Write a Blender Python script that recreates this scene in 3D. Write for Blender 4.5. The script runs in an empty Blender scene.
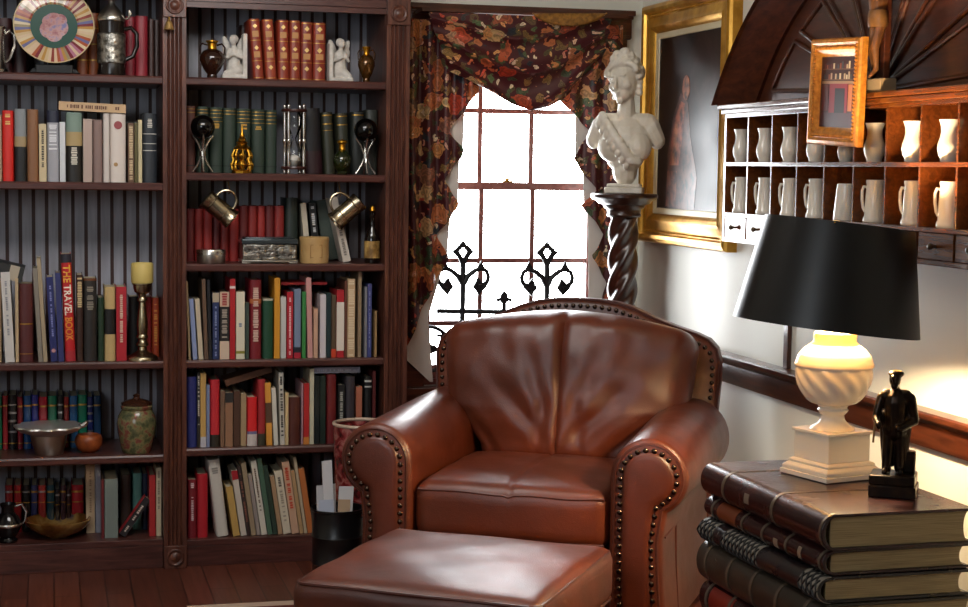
import bpy, bmesh, math, random
from mathutils import Vector, Matrix, Euler
random.seed(7)
scn = bpy.context.scene
COL = scn.collection
PI = math.pi
# ------------------------------------------------------------------ camera
FPX, CX, CY, EYE = 1667.0, 484.0, 303.5, 1.38
RW = ((0.96800, 0.00705, -0.25086), (-0.25055, 0.08173, -0.96464), (0.01370, 0.99663, 0.08088))
_x = Vector(RW[0]).normalized(); _y = Vector(RW[1]); _y = (_y - _x * _x.dot(_y)).normalized(); _z = _x.cross(_y)
ROT = Matrix((_x, _y, _z))
cam = bpy.data.objects.new('camera', bpy.data.cameras.new('camera'))
COL.objects.link(cam)
cam.data.sensor_width = 36.0
cam.data.lens = 36.0 * FPX / 968.0
cam.data.clip_start = 0.05
cam.matrix_world = Matrix.Translation((0, 0, EYE)) @ ROT.to_4x4()
scn.camera = cam
# ------------------------------------------------------------------ light and exposure
W = bpy.data.worlds.new('daylight'); scn.world = W; W.use_nodes = True
bg = W.node_tree.nodes['Background']
bg.inputs[0].default_value = (0.93, 0.97, 1.0, 1); bg.inputs[1].default_value = 26.0
scn.view_settings.view_transform = 'Standard'; scn.view_settings.look = 'None'
scn.view_settings.exposure = 0.12; scn.view_settings.gamma = 1.0; scn.view_settings.use_curve_mapping = False
scn.cycles.use_denoising = True
scn.cycles.max_bounces = 8; scn.cycles.diffuse_bounces = 4; scn.cycles.glossy_bounces = 4; scn.cycles.transparent_max_bounces = 12
scn.cycles.caustics_reflective = False; scn.cycles.caustics_refractive = False
scn.cycles.sample_clamp_indirect = 8.0

def area(name, loc, target, sx, sy, power, color=(1, 1, 1), portal=False):
    l = bpy.data.lights.new(name, 'AREA'); l.shape = 'RECTANGLE'; l.size = sx; l.size_y = sy; l.energy = power; l.color = color
    o = bpy.data.objects.new(name, l); COL.objects.link(o); o.location = loc
    o.rotation_euler = (Vector(target) - Vector(loc)).to_track_quat('-Z', 'Y').to_euler()
    if portal: l.cycles.is_portal = True
    return o
area('window_portal', (1.70, 6.26, 1.2), (1.70, 0, 1.2), 0.9, 1.5, 1, portal=True)
area('front_fill_daylight', (-1.45, 1.4, 1.85), (1.3, 5.2, 1.0), 2.0, 1.1, 34, (0.86, 0.93, 1.0))  # added soft fill from the front, standing for an unseen window
area('ceiling_light', (0.35, 4.2, 2.42), (0.30, 5.5, 1.3), 1.1, 0.7, 27, (1.0, 0.98, 0.95))
# ------------------------------------------------------------------ helpers
def ray(px, py):
    return ROT @ Vector(((px - CX) / FPX, -(py - CY) / FPX, -1.0))
def at(px, py, **k):
    d = ray(px, py); (a, v), = k.items(); i = 'XYZ'.index(a)
    c = Vector((0, 0, EYE)); return c + d * ((v - c[i]) / d[i])
def lin(h):
    if not isinstance(h, str): return h
    h = h.lstrip('#'); r = []
    for i in (0, 2, 4):
        c = int(h[i:i+2], 16) / 255; r.append(c / 12.92 if c <= .04045 else ((c + .055) / 1.055) ** 2.4)
    return tuple(r)

class MB:
    def __init__(s): s.bm = bmesh.new()
    def face(s, vs, mi=0):
        try:
            f = s.bm.faces.new(vs); f.material_index = mi; return f
        except ValueError: return None
    def poly(s, pts, faces, mi=0):
        v = [s.bm.verts.new(p) for p in pts]
        for f in faces: s.face([v[i] for i in f], mi)
        return v
    def box(s, x0, x1, y0, y1, z0, z1, mi=0, M=None):
        p = [Vector((x, y, z)) for z in (z0, z1) for y in (y0, y1) for x in (x0, x1)]
        if M: p = [M @ q for q in p]
        s.poly(p, [(0, 2, 3, 1), (4, 5, 7, 6), (0, 1, 5, 4), (2, 6, 7, 3), (0, 4, 6, 2), (1, 3, 7, 5)], mi); return s
    def prism(s, pl, lo, hi, axis='y', mi=0, M=None):
        f = {'y': lambda a, b, t: (a, t, b), 'x': lambda a, b, t: (t, a, b), 'z': lambda a, b, t: (a, b, t)}[axis]
        n = len(pl); P = [Vector(f(a, b, t)) for t in (lo, hi) for a, b in pl]
        if M: P = [M @ q for q in P]
        s.poly(P, [tuple(range(n)), tuple(range(2*n-1, n-1, -1))] + [(i, i + n, (i+1) % n + n, (i+1) % n) for i in range(n)], mi); return s
    def tube(s, pts, r, n=8, closed=False, mi=0, caps=True):
        pts = [Vector(p) for p in pts]; m = len(pts); rings = []
        rr = r if isinstance(r, (list, tuple)) else [r] * m
        up = None
        for i, p in enumerate(pts):
            a = pts[(i-1) % m] if (closed or i > 0) else p; b = pts[(i+1) % m] if (closed or i < m-1) else p
            t = (b - a).normalized()
            if up is None: up = t.orthogonal().normalized()
            up = (up - t * up.dot(t))
            up = up.normalized() if up.length > 1e-6 else t.orthogonal().normalized()
            w = t.cross(up)
            rings.append([s.bm.verts.new(p + (up * math.cos(2*PI*k/n) + w * math.sin(2*PI*k/n)) * rr[i]) for k in range(n)])
        for i in range(m if closed else m - 1):
            A, B = rings[i], rings[(i+1) % m]
            for k in range(n): s.face([A[k], A[(k+1) % n], B[(k+1) % n], B[k]], mi)
        if not closed and caps:
            s.face(rings[0][::-1], mi); s.face(rings[-1], mi)
        return s
    def lathe(s, prof, n=28, c=(0, 0, 0), M=None, mi=0, fn=None):
        rings = []; c = Vector(c)
        for r, z in prof:
            if r < 1e-6:
                q = Vector((0, 0, z)); q = (M @ q if M else q) + c; rings.append([s.bm.verts.new(q)])
            else:
                R = []
                for k in range(n):
                    a = 2*PI*k/n; k_ = fn(a, z) if fn else 1.0
                    q = Vector((r*k_*math.cos(a), r*k_*math.sin(a), z)); R.append(s.bm.verts.new((M @ q if M else q) + c))
                rings.append(R)
        for j, (A, B) in enumerate(zip(rings, rings[1:])):
            m_ = mi[j] if isinstance(mi, list) else mi
            for k in range(n):
                if len(A) == 1 and len(B) == 1: continue
                if len(A) == 1: s.face([A[0], B[k], B[(k+1) % n]], m_)
                elif len(B) == 1: s.face([A[k], A[(k+1) % n], B[0]], m_)
                else: s.face([A[k], A[(k+1) % n], B[(k+1) % n], B[k]], m_)
        return s
    def grid(s, nu, nv, f, mi=0):
        V = [[s.bm.verts.new(f(i / nu, j / nv)) for i in range(nu + 1)] for j in range(nv + 1)]
        for j in range(nv):
            for i in range(nu): s.face([V[j][i], V[j][i+1], V[j+1][i+1], V[j+1][i]], mi)
        return s
    def ell(s, c, r, M=None, n=14, m=9, mi=0):
        if not isinstance(r, (tuple, list)): r = (r, r, r)
        pr = [(math.cos(-PI/2 + PI*j/m), math.sin(-PI/2 + PI*j/m)) for j in range(m + 1)]
        pr[0] = (0, -1); pr[-1] = (0, 1)
        S = Matrix.Diagonal(r).to_3x3(); MM = (M.to_3x3() @ S) if M else S
        return s.lathe(pr, n, c, MM, mi)
    def cap(s, p0, p1, r0, r1, n=10, mi=0):
        p0, p1 = Vector(p0), Vector(p1); d = p1 - p0; L = d.length
        M = d.to_track_quat('Z', 'Y').to_matrix()
        pr = [(0, -r0)] + [(r0*math.cos(a), r0*math.sin(a)) for a in (-PI/3, -PI/6, 0)] + [(r1*math.cos(a), L + r1*math.sin(a)) for a in (0, PI/6, PI/3)] + [(0, L + r1)]
        return s.lathe(pr, n, p0, M, mi)
    def rbox(s, size, r, n, fn=None, c=(0, 0, 0), mi=0):
        hx, hy, hz = [q / 2 for q in size]; nx, ny, nz = n; cache = {}
        def V(i, j, k):
            key = (i, j, k)
            if key not in cache:
                p = Vector((-hx + 2*hx*i/nx, -hy + 2*hy*j/ny, -hz + 2*hz*k/nz))
                q = Vector((max(-hx+r, min(hx-r, p.x)), max(-hy+r, min(hy-r, p.y)), max(-hz+r, min(hz-r, p.z))))
                d = p - q
                if d.length > 1e-9: p = q + d.normalized() * r
                if fn: p = fn(p)
                cache[key] = s.bm.verts.new(p + Vector(c))
            return cache[key]
        for i in range(nx):
            for j in range(ny):
                s.face([V(i, j, 0), V(i, j+1, 0), V(i+1, j+1, 0), V(i+1, j, 0)], mi)
                s.face([V(i, j, nz), V(i+1, j, nz), V(i+1, j+1, nz), V(i, j+1, nz)], mi)
            for k in range(nz):
                s.face([V(i, 0, k), V(i+1, 0, k), V(i+1, 0, k+1), V(i, 0, k+1)], mi)
                s.face([V(i, ny, k), V(i, ny, k+1), V(i+1, ny, k+1), V(i+1, ny, k)], mi)
        for j in range(ny):
            for k in range(nz):
                s.face([V(0, j, k), V(0, j, k+1), V(0, j+1, k+1), V(0, j+1, k)], mi)
                s.face([V(nx, j, k), V(nx, j+1, k), V(nx, j+1, k+1), V(nx, j, k+1)], mi)
        return s

def obj(name, mb, mats, parent=None, bevel=0.0, angle=38, smooth=True, weld=False):
    me = bpy.data.meshes.new(name)
    bmesh.ops.recalc_face_normals(mb.bm, faces=mb.bm.faces[:])
    mb.bm.to_mesh(me); mb.bm.free()
    for m in (mats if isinstance(mats, (list, tuple)) else [mats]): me.materials.append(m)
    if smooth:
        me.polygons.foreach_set('use_smooth', [True] * len(me.polygons)); me.set_sharp_from_angle(angle=math.radians(angle))
    o = bpy.data.objects.new(name, me); COL.objects.link(o)
    if parent: o.parent = parent
    if bevel:
        b = o.modifiers.new('bevel', 'BEVEL'); b.width = bevel; b.segments = 2; b.limit_method = 'ANGLE'; b.harden_normals = False
    return o
def sculpt(o, voxel, it=3):
    r = o.modifiers.new('remesh', 'REMESH'); r.mode = 'VOXEL'; r.voxel_size = voxel; r.use_smooth_shade = True
    s = o.modifiers.new('smooth', 'SMOOTH'); s.iterations = it; s.factor = .5
def tag(o, label, cat, group=None, kind=None):
    o['label'] = label; o['category'] = cat
    if group: o['group'] = group
    if kind: o['kind'] = kind
    return o
def thing(name, label, cat, loc=(0, 0, 0), rot=(0, 0, 0), group=None):
    o = bpy.data.objects.new(name, None); COL.objects.link(o); o.empty_display_size = .05
    o.location = loc; o.rotation_euler = rot
    return tag(o, label, cat, group)
def struct(name, mb, m, label=None, **k):
    o = obj(name, mb, m, **k); o['kind'] = 'structure'
    if label: o['label'] = label
    o['category'] = name.split('_')[0]
    return o
def dup(root, loc, rot, label, group=None):
    r = root.copy(); COL.objects.link(r); r.location = loc; r.rotation_euler = rot; r['label'] = label
    if group: r['group'] = group
    for ch in list(root.children):
        c = ch.copy(); COL.objects.link(c); c.parent = r
        for g in ch.children:
            d = g.copy(); COL.objects.link(d); d.parent = c
    return r
def resample(pts, step):
    pts = [Vector(p) for p in pts]; out = [pts[0].copy()]; acc = 0.0
    for a, b in zip(pts, pts[1:]):
        L = (b - a).length; t = step - acc
        while t <= L:
            out.append(a.lerp(b, t / L)); t += step
        acc = (acc + L) % step if L else acc
    return out
def arc(cx, cz, r, a0, a1, n=16):
    return [(cx + r*math.cos(math.radians(a0 + (a1-a0)*i/n)), cz + r*math.sin(math.radians(a0 + (a1-a0)*i/n))) for i in range(n + 1)]
def interp(tab, y):
    if y <= tab[0][0]: return tab[0][1]
    for (a, u), (b, v) in zip(tab, tab[1:]):
        if y <= b: return u + (v - u) * (y - a) / (b - a)
    return tab[-1][1]
# ------------------------------------------------------------------ materials
_mc = {}
def mat(color, rough=.5, metal=0.0, coat=0.0, spec=.5, emit=0.0, ecol=None, name=None, sheen=0.0):
    key = (color, rough, metal, coat, spec, emit)
    if key in _mc: return _mc[key]
    m = bpy.data.materials.new(name or 'paint'); m.use_nodes = True
    b = m.node_tree.nodes['Principled BSDF']; b.inputs['Base Color'].default_value = (*lin(color), 1)
    b.inputs['Roughness'].default_value = rough; b.inputs['Metallic'].default_value = metal
    b.inputs['Coat Weight'].default_value = coat; b.inputs['Specular IOR Level'].default_value = spec
    if emit:
        b.inputs['Emission Color'].default_value = (*lin(ecol or color), 1); b.inputs['Emission Strength'].default_value = emit
    _mc[key] = m; return m
def nodemat(name):
    m = bpy.data.materials.new(name); m.use_nodes = True; nt = m.node_tree
    return m, nt, nt.nodes['Principled BSDF'], (lambda t: nt.nodes.new(t)), (lambda a, b: nt.links.new(a, b))
def ramp(N, L, fac, stops):
    r = N('ShaderNodeValToRGB'); e = r.color_ramp.elements
    while len(e) < len(stops): e.new(.5)
    for q, (p, c) in zip(e, stops): q.position = p; q.color = (*lin(c), 1)
    L(fac, r.inputs[0]); return r.outputs[0]
def tcoord(N, L, scale=(1, 1, 1), rot=(0, 0, 0), kind='Object'):
    t = N('ShaderNodeTexCoord'); m = N('ShaderNodeMapping'); m.inputs['Scale'].default_value = scale; m.inputs['Rotation'].default_value = rot
    L(t.outputs[kind], m.inputs[0]); return m.outputs[0]
def noise(N, L, vec, scale, detail=4, rough=.55, dist=0.0):
    n = N('ShaderNodeTexNoise'); n.inputs['Scale'].default_value = scale; n.inputs['Detail'].default_value = detail
    n.inputs['Roughness'].default_value = rough; n.inputs['Distortion'].default_value = dist
    L(vec, n.inputs['Vector']); return n.outputs['Fac']
def bump(N, L, h, b, strength, dist=.002):
    u = N('ShaderNodeBump'); u.inputs['Strength'].default_value = strength; u.inputs['Distance'].default_value = dist
    L(h, u.inputs['Height']); L(u.outputs[0], b.inputs['Normal'])
def wood(name, stops, scale, rough=.38, coat=0.0, n=9, bs=.15):
    m, nt, b, N, L = nodemat(name)
    v = tcoord(N, L, scale); f = noise(N, L, v, n, 6, .6, .6)
    L(ramp(N, L, f, stops), b.inputs['Base Color']); b.inputs['Roughness'].default_value = rough; b.inputs['Coat Weight'].default_value = coat
    b.inputs['Coat Roughness'].default_value = .15
    bump(N, L, f, b, bs, .001); return m
def leather(name, stops, rough=.34, scale=3.0, bs=.35, spec=.5):
    m, nt, b, N, L = nodemat(name)
    v = tcoord(N, L); f = noise(N, L, v, scale, 5, .6); L(ramp(N, L, f, stops), b.inputs['Base Color'])
    b.inputs['Specular IOR Level'].default_value = spec
    g = noise(N, L, v, 14, 4, .6); mr = N('ShaderNodeMapRange'); mr.inputs['To Min'].default_value = rough - .08; mr.inputs['To Max'].default_value = rough + .10
    L(g, mr.inputs['Value']); L(mr.outputs[0], b.inputs['Roughness'])
    vo = N('ShaderNodeTexVoronoi'); vo.inputs['Scale'].default_value = 320; L(v, vo.inputs['Vector'])
    ad = N('ShaderNodeMath'); ad.operation = 'MULTIPLY_ADD'; ad.inputs[1].default_value = .25
    L(vo.outputs['Distance'], ad.inputs[0]); L(g, ad.inputs[2]); bump(N, L, ad.outputs[0], b, bs, .003)
    return m
M_CASE = wood('dark_walnut', [(.3, '#3a1f19'), (.55, '#5c3529'), (.75, '#764736')], (7, 7, .7), .36)
M_SHELF = wood('dark_walnut_shelf', [(.3, '#381d19'), (.55, '#55302a'), (.75, '#6a4036')], (.7, 7, 7), .34)
M_HUTCH = wood('varnished_mahogany', [(.3, '#4c260f'), (.6, '#6c3816'), (.8, '#824820')], (8, .6, 8), .22, .6, bs=.05)
M_HUTCHD = wood('dark_varnished_mahogany', [(.3, '#2e150c'), (.55, '#4a2415'), (.75, '#5c301c')], (6, .8, 6), .28, .3, bs=.05)
M_TRIM = wood('window_trim_wood', [(.3, '#36180f'), (.55, '#552b1b'), (.75, '#6d3c26')], (1, 5, 5), .3, .2)
M_LEATHER = leather('brown_leather', [(.25, '#41190d'), (.5, '#5c2613'), (.75, '#73331b')], .37, spec=.66)
M_PANEL = leather('brown_leather_panel', [(.25, '#3b170c'), (.5, '#522112'), (.75, '#642b18')], .37, spec=.66)
M_WELT = mat('#4a1f14', .4)
M_NAIL = mat('#54443a', .25, 1.0)
M_BRASS = mat('#b98a3c', .25, 1.0)
M_GOLD = mat('#c8912f', .3, 1.0)
M_SILVER = mat('#d6d2ca', .25, 1.0)
M_PEWTER = mat('#c4beb4', .34, 1.0)
M_IRON = mat('#14141a', .5, .3)
M_BLACK = mat('#0d0c0c', .25)
M_BLACKM = mat('#121110', .5)
M_MARBLE = None
M_PAGE = mat('#cfc2a4', .8)
M_CERAM = mat('#efe9dc', .2, coat=.4)
M_WHITECER = mat('#eee6d6', .25, coat=.3)
# ------------------------------------------------------------------ room shell
XL, XR, YF, YB, ZC = -1.6, 2.205, -1.4, 6.113, 2.5
Y0 = 5.713
WX0, WX1, WZ0, WZ1 = 1.35, 2.04, 0.56, 1.88
def wall_mat(name, col, rough):
    m, nt, b, N, L = nodemat(name); v = tcoord(N, L); f = noise(N, L, v, 2.5, 3)
    b.inputs['Base Color'].default_value = (*lin(col), 1); b.inputs['Roughness'].default_value = rough
    g = noise(N, L, v, 90, 3); bump(N, L, g, b, .08, .001); return m
M_WALL = wall_mat('cream_wall_paint', '#e4e2d6', .50)
M_CEIL = wall_mat('ceiling_paint', '#dcd9d0', .7)
def floor_mat():
    m, nt, b, N, L = nodemat('oak_planks')
    v = tcoord(N, L, (1, 1, 1), (0, 0, PI/2)); br = N('ShaderNodeTexBrick')
    br.inputs['Scale'].default_value = 1.0; br.inputs['Brick Width'].default_value = 1.6; br.inputs['Row Height'].default_value = .082
    br.inputs['Mortar Size'].default_value = .0025; br.offset = .37
    br.inputs['Color1'].default_value = (*lin('#5e3022'), 1); br.inputs['Color2'].default_value = (*lin('#744031'), 1); br.inputs['Mortar'].default_value = (*lin('#3a1c14'), 1)
    L(v, br.inputs['Vector'])
    v2 = tcoord(N, L, (12, .8, 1)); f = noise(N, L, v2, 5, 6, .6, .5)
    mx = N('ShaderNodeMix'); mx.data_type = 'RGBA'; mx.blend_type = 'MULTIPLY'; mx.inputs[0].default_value = .8
    L(br.outputs['Color'], mx.inputs[6]); L(ramp(N, L, f, [(.3, '#b09a90'), (.7, '#ffffff')]), mx.inputs[7]); L(mx.outputs[2], b.inputs['Base Color'])
    b.inputs['Roughness'].default_value = .34; bump(N, L, br.outputs['Fac'], b, -.3, .002); return m
struct('floor', MB().box(XL, XR + .1, YF, YB + .12, -.1, 0), floor_mat(), smooth=False)
struct('ceiling', MB().box(XL, XR + .1, YF, YB + .12, ZC, ZC + .1), M_CEIL, smooth=False)
w = MB(); w.box(XL, WX0, YB, YB + .12, 0, ZC); w.box(WX1, XR + .1, YB, YB + .12, 0, ZC); w.box(WX0, WX1, YB, YB + .12, 0, WZ0); w.box(WX0, WX1, YB, YB + .12, WZ1, ZC)
struct('wall_back', w, M_WALL, smooth=False)
struct('wall_right', MB().box(XR, XR + .1, YF, YB, 0, ZC), M_WALL, smooth=False)
struct('wall_left', MB().box(XL - .1, XL, YF, YB + .12, 0, ZC), M_WALL, smooth=False)
struct('wall_front', MB().box(XL - .1, XR + .1, YF - .1, YF, 0, ZC), M_WALL, smooth=False)
# window
M_SASH = wood('sash_wood', [(.3, '#6a3c36'), (.6, '#8a5750'), (.8, '#9c675f')], (4, 4, 4), .3)
f = MB(); j = .022
f.box(WX0, WX0 + j, YB, YB + .12, WZ0, WZ1); f.box(WX1 - j, WX1, YB, YB + .12, WZ0, WZ1); f.box(WX0 + j, WX1 - j, YB, YB + .12, WZ1 - j, WZ1); f.box(WX0 + j, WX1 - j, YB, YB + .12, WZ0, WZ0 + j)
win = struct('window_1', f, M_SASH, 'wooden double-hung window with white daylight behind its panes', bevel=.002)
def glass_mat():
    m, nt, b, N, L = nodemat('window_glass'); out = nt.nodes['Material Output']
    tr = N('ShaderNodeBsdfTransparent'); gl = N('ShaderNodeBsdfGlossy'); gl.inputs['Roughness'].default_value = .02
    fr = N('ShaderNodeFresnel'); fr.inputs['IOR'].default_value = 1.45; mx = N('ShaderNodeMixShader')
    L(fr.outputs[0], mx.inputs[0]); L(tr.outputs[0], mx.inputs[1]); L(gl.outputs[0], mx.inputs[2]); L(mx.outputs[0], out.inputs['Surface']); nt.nodes.remove(b); return m
M_GLASS = glass_mat()
ix0, ix1 = WX0 + j, WX1 - j
def sash(y, z0, z1, zm, rb, rt, bar=.0092):
    s = MB(); st = .014
    s.box(ix0, ix0 + st, y, y + .028, z0, z1); s.box(ix1 - st, ix1, y, y + .028, z0, z1)
    s.box(ix0 + st, ix1 - st, y, y + .028, z0, z0 + rb); s.box(ix0 + st, ix1 - st, y, y + .028, z1 - rt, z1)
    for x in (1.583, 1.786): s.box(x - bar, x + bar, y + .006, y + .024, z0 + rb, z1 - rt)
    for z in zm: s.box(ix0 + st, ix1 - st, y + .0066, y + .0234, z - bar, z + bar)
    o = obj('sash', s, M_SASH, win, smooth=False)
    g = obj('pane', MB().box(ix0 + st, ix1 - st, y + .013, y + .017, z0 + rb, z1 - rt), M_GLASS, o, smooth=False); return o
sash(YB + .062, 1.298, WZ1 - j, [1.598], .028, .03)
sl = sash(YB + .030, WZ0 + j, 1.327, [1.028, .79], .05, .028)
lk = MB(); lk.box(1.665, 1.705, YB + .03, YB + .055, 1.3272, 1.334); lk.lathe([(0, 0), (.008, 0), (.008, .01), (0, .012)], 12, (1.685, YB + .043, 1.334)); lk.box(1.683, 1.71, YB + .036, YB + .046, 1.338, 1.344)
obj('sash_lock', lk, M_BRASS, sl)
# casing, stool
c = MB(); yc0 = YB - .026
c.box(1.262, WX0 + .004, yc0, YB, .50, WZ1); c.box(WX1 - .004, 2.135, yc0, YB, .50, WZ1)
c.box(1.245, 2.150, yc0 - .006, YB, WZ1, 1.965); c.box(1.235, 2.160, yc0 - .022, YB, 1.965, 1.985); c.box(1.24, 2.155, yc0 - .012, YB, 1.952, 1.965); c.box(1.25, 2.145, yc0 - .012, YB, WZ1 - .004, WZ1 + .012)
struct('trim_1', c, M_TRIM, 'dark wooden casing around the window', bevel=.003)
struct('trim_2', MB().box(1.245, 2.15, YB - .06, YB + .001, .53, .558).box(1.262, 2.135, YB - .02, YB, .45, .53), M_TRIM, 'window stool under the window', bevel=.003)
# chair rail on the right wall
pr = [(XR, .675), (XR - .018, .675), (XR - .022, .682), (XR - .022, .738), (XR - .036, .750), (XR - .052, .756), (XR - .055, .762), (XR - .055, .770), (XR - .050, .775), (XR, .775)]
q = MB(); n_ = len(pr); ys = (YF, YB)
V = [[q.bm.verts.new((x, y, z)) for x, z in pr] for y in ys]
for i in range(n_): q.face([V[0][i], V[0][(i+1) % n_], V[1][(i+1) % n_], V[1][i]])
q.face(V[0]); q.face(V[1][::-1])
struct('trim_3', q, M_HUTCHD, 'dark wooden chair rail along the wall')
struct('trim_4', MB().box(XR - .014, XR, 4.705, 4.738, .775, 1.159), M_HUTCHD, 'narrow wooden post between chair rail and hutch', bevel=.003)
bb = MB(); bb.box(XR - .016, XR, YF, YB, 0, .11); bb.box(XR - .010, XR, YF, YB, .11, .125)
struct('baseboard_right', bb, mat('#cfcabb', .4), bevel=.003)

# ------------------------------------------------------------------ bookcases
BX = [(-.319, .364), (.441, 1.124)]          # inner widths of the two bays
ZS = [[1.672, 1.315, .712, .391], [1.672, 1.351, 1.042, .712, .408]]
ZP = [.100, .092]                            # top of the bottom shelf
YBK = 6.088
M_BOARD = None
def board_mat():
    m, nt, b, N, L = nodemat('grey_beadboard'); v = tcoord(N, L, (9, 9, .8)); f = noise(N, L, v, 6, 5)
    L(ramp(N, L, f, [(.3, '#a2a2ac'), (.7, '#c0c0ca')]), b.inputs['Base Color']); b.inputs['Roughness'].default_value = .42; return m
M_BOARD = board_mat(); M_GROOVE = mat('#4a2e28', .5)
def bookcase(k, label):
    t = thing('bookcase', label, 'bookcase', ((BX[k][0] + BX[k][1]) / 2, 5.9, 0), group='built-in bookcases')
    ox, oy = t.location.x, t.location.y
    def T(mb): bmesh.ops.translate(mb.bm, verts=mb.bm.verts[:], vec=(-ox, -oy, 0)); return mb
    x0, x1 = BX[k]
    b = MB(); b.box(x0 - .02, x1 + .02, YBK + .008, YBK + .022, 0, 2.05, 1)
    x = x0 - .012
    while x < x1:
        b.box(x + .0062, min(x + .0388, x1 + .015), YBK, YBK + .008, ZP[k], 2.0, 0); x += .045
    obj('back_panel', T(b), [M_BOARD, M_GROOVE], t, smooth=False)
    for a in ((x0 - .019, x0), (x1, x1 + .019)): obj('side_panel', T(MB().box(a[0], a[1], Y0 + .0235, YBK, 0, 2.05)), M_CASE, t, smooth=False)
    for z in ZS[k]:
        s = MB(); s.prism([(Y0 + .004, z - .026), (Y0 + .0, z - .022), (Y0, z - .006), (Y0 + .004, z), (YBK - .001, z), (YBK - .001, z - .026)], x0 + .0005, x1 - .0005, 'x')
        obj('shelf', T(s), M_SHELF, t, smooth=False)
    s = MB(); s.box(x0 + .0005, x1 - .0005, Y0, YBK - .001, ZP[k] - .022, ZP[k]); s.box(x0 + .0005, x1 - .0005, Y0 + .002, Y0 + .024, .0, ZP[k] - .022)
    obj('plinth', T(s), M_SHELF, t, smooth=False, bevel=.002)
    zt = (1.935, 1.905)[k]
    s = MB(); s.box(x0 + .0005, x1 - .0005, Y0, Y0 + .025, zt, 2.05); s.box(x0 + .0005, x1 - .0005, Y0 - .008, Y0 + .002, zt + .02, zt + .035); s.box(x0 - .019, x1 + .019, Y0 + .0235, YBK + .02, 2.05, 2.07)
    obj('header', T(s), M_SHELF, t, smooth=False)
    pils = ((x0 - .077, x0), (x1, x1 + .077)) if k == 0 else ((x1, x1 + .082),)
    for a, c_ in pils:
        p = MB(); yf = Y0 - .012; w_ = c_ - a
        prof = [(a, Y0 + .022), (a, yf)]
        e = .012
        n = 4; fw = (w_ - 2*e) / n
        for i in range(n):
            xa = a + e + i*fw
            prof += [(xa, yf), (xa + .15*fw, yf), (xa + .25*fw, yf + .005), (xa + .5*fw, yf + .008), (xa + .75*fw, yf + .005), (xa + .85*fw, yf)]
        prof += [(c_, yf), (c_, Y0 + .022)]
        p.prism(prof, .078, 1.868, 'z')
        po = obj('pilaster', T(p), M_CASE, t, angle=50)
        for z0 in (0.0, 1.868):
            r = MB(); r.box(a + .0002, c_ - .0002, yf - .008, Y0 + .022, z0, z0 + .078 if z0 == 0 else z0 + .18)
            M = Matrix.Rotation(PI/2, 4, 'X')
            r.lathe([(.030, -.001), (.030, .004), (.026, .007), (.022, .004), (.018, .003), (.013, .006), (.008, .009), (0, .010)], 24, ((a + c_)/2, yf - .008, z0 + .039), M)
            obj('rosette_block', T(r), M_CASE, po, bevel=.0015)
    return t
bookcase(0, 'dark wooden bookcase away from the window, with fluted pilasters at its sides')
bookcase(1, 'dark wooden bookcase beside the floral curtain, ending in a fluted pilaster')
# ------------------------------------------------------------------ books
def spine_arc(w, b, n=6, o=0.0):
    if b <= 0: return [(-o, 0.0 - o), (w + o, -o)]
    return [(w/2 - (w/2 + o) * math.cos(PI*i/n), b - (b + o) * math.sin(PI*i/n)) for i in range(n + 1)]
def book(label, w, h, d, loc, rot, col, bands=(), titles=(), flat=False, group=None, name='book', page=None, rough=.45):
    t_ = thing(name, label, 'book', loc, rot, group)
    b = 0.0 if flat else min(.010, .22 * w); tk = min(.0025, w * .15)
    arcp = spine_arc(w, b)
    pl = [(0, d)] + arcp + [(w, d), (w - tk, d), (w - tk, b + tk), (tk, b + tk), (tk, d)]
    obj('cover', MB().prism(pl, 0, h, 'z'), mat(col, rough), t_, angle=40)
    e = min(.004, h * .03)
    obj('pages', MB().box(tk, w - tk, b + tk, d - .003, e, h - e), page or M_PAGE, t_, smooth=False)
    for z0, z1, c in bands:
        o = .0006; out = spine_arc(w, b, 6, o); inn = [(x, y + .0012) for x, y in arcp][::-1]
        gold = c in ('gold', 'silver')
        m = mat('#c79a4a', .35, .9) if c == 'gold' else mat('#b5b5b8', .3, .9) if c == 'silver' else mat(c, rough)
        obj('spine_band', MB().prism(out + inn, z0*h, z1*h, 'z'), m, t_, angle=40)
    if titles:
        for z0, z1, c, fw in titles:
            mb = MB(); z = z0*h; L = z1*h
            rr = random.Random(int(w*1e6) + int(z0*100))
            while z < L:
                s = rr.uniform(.004, .009)
                if rr.random() < .82:
                    hw = fw * w * .5 * rr.uniform(.75, 1)
                    mb.box(w/2 - hw, w/2 + hw, -.0011, .0006 + b*.05, z, min(L, z + s*.75))
                z += s
            if len(mb.bm.verts): obj('spine_title', mb, mat('#c79a4a', .4, .7) if c == 'gold' else mat(c, .5), t_, smooth=False)
            else: mb.bm.free()
    return t_
_lab = set()
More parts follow.
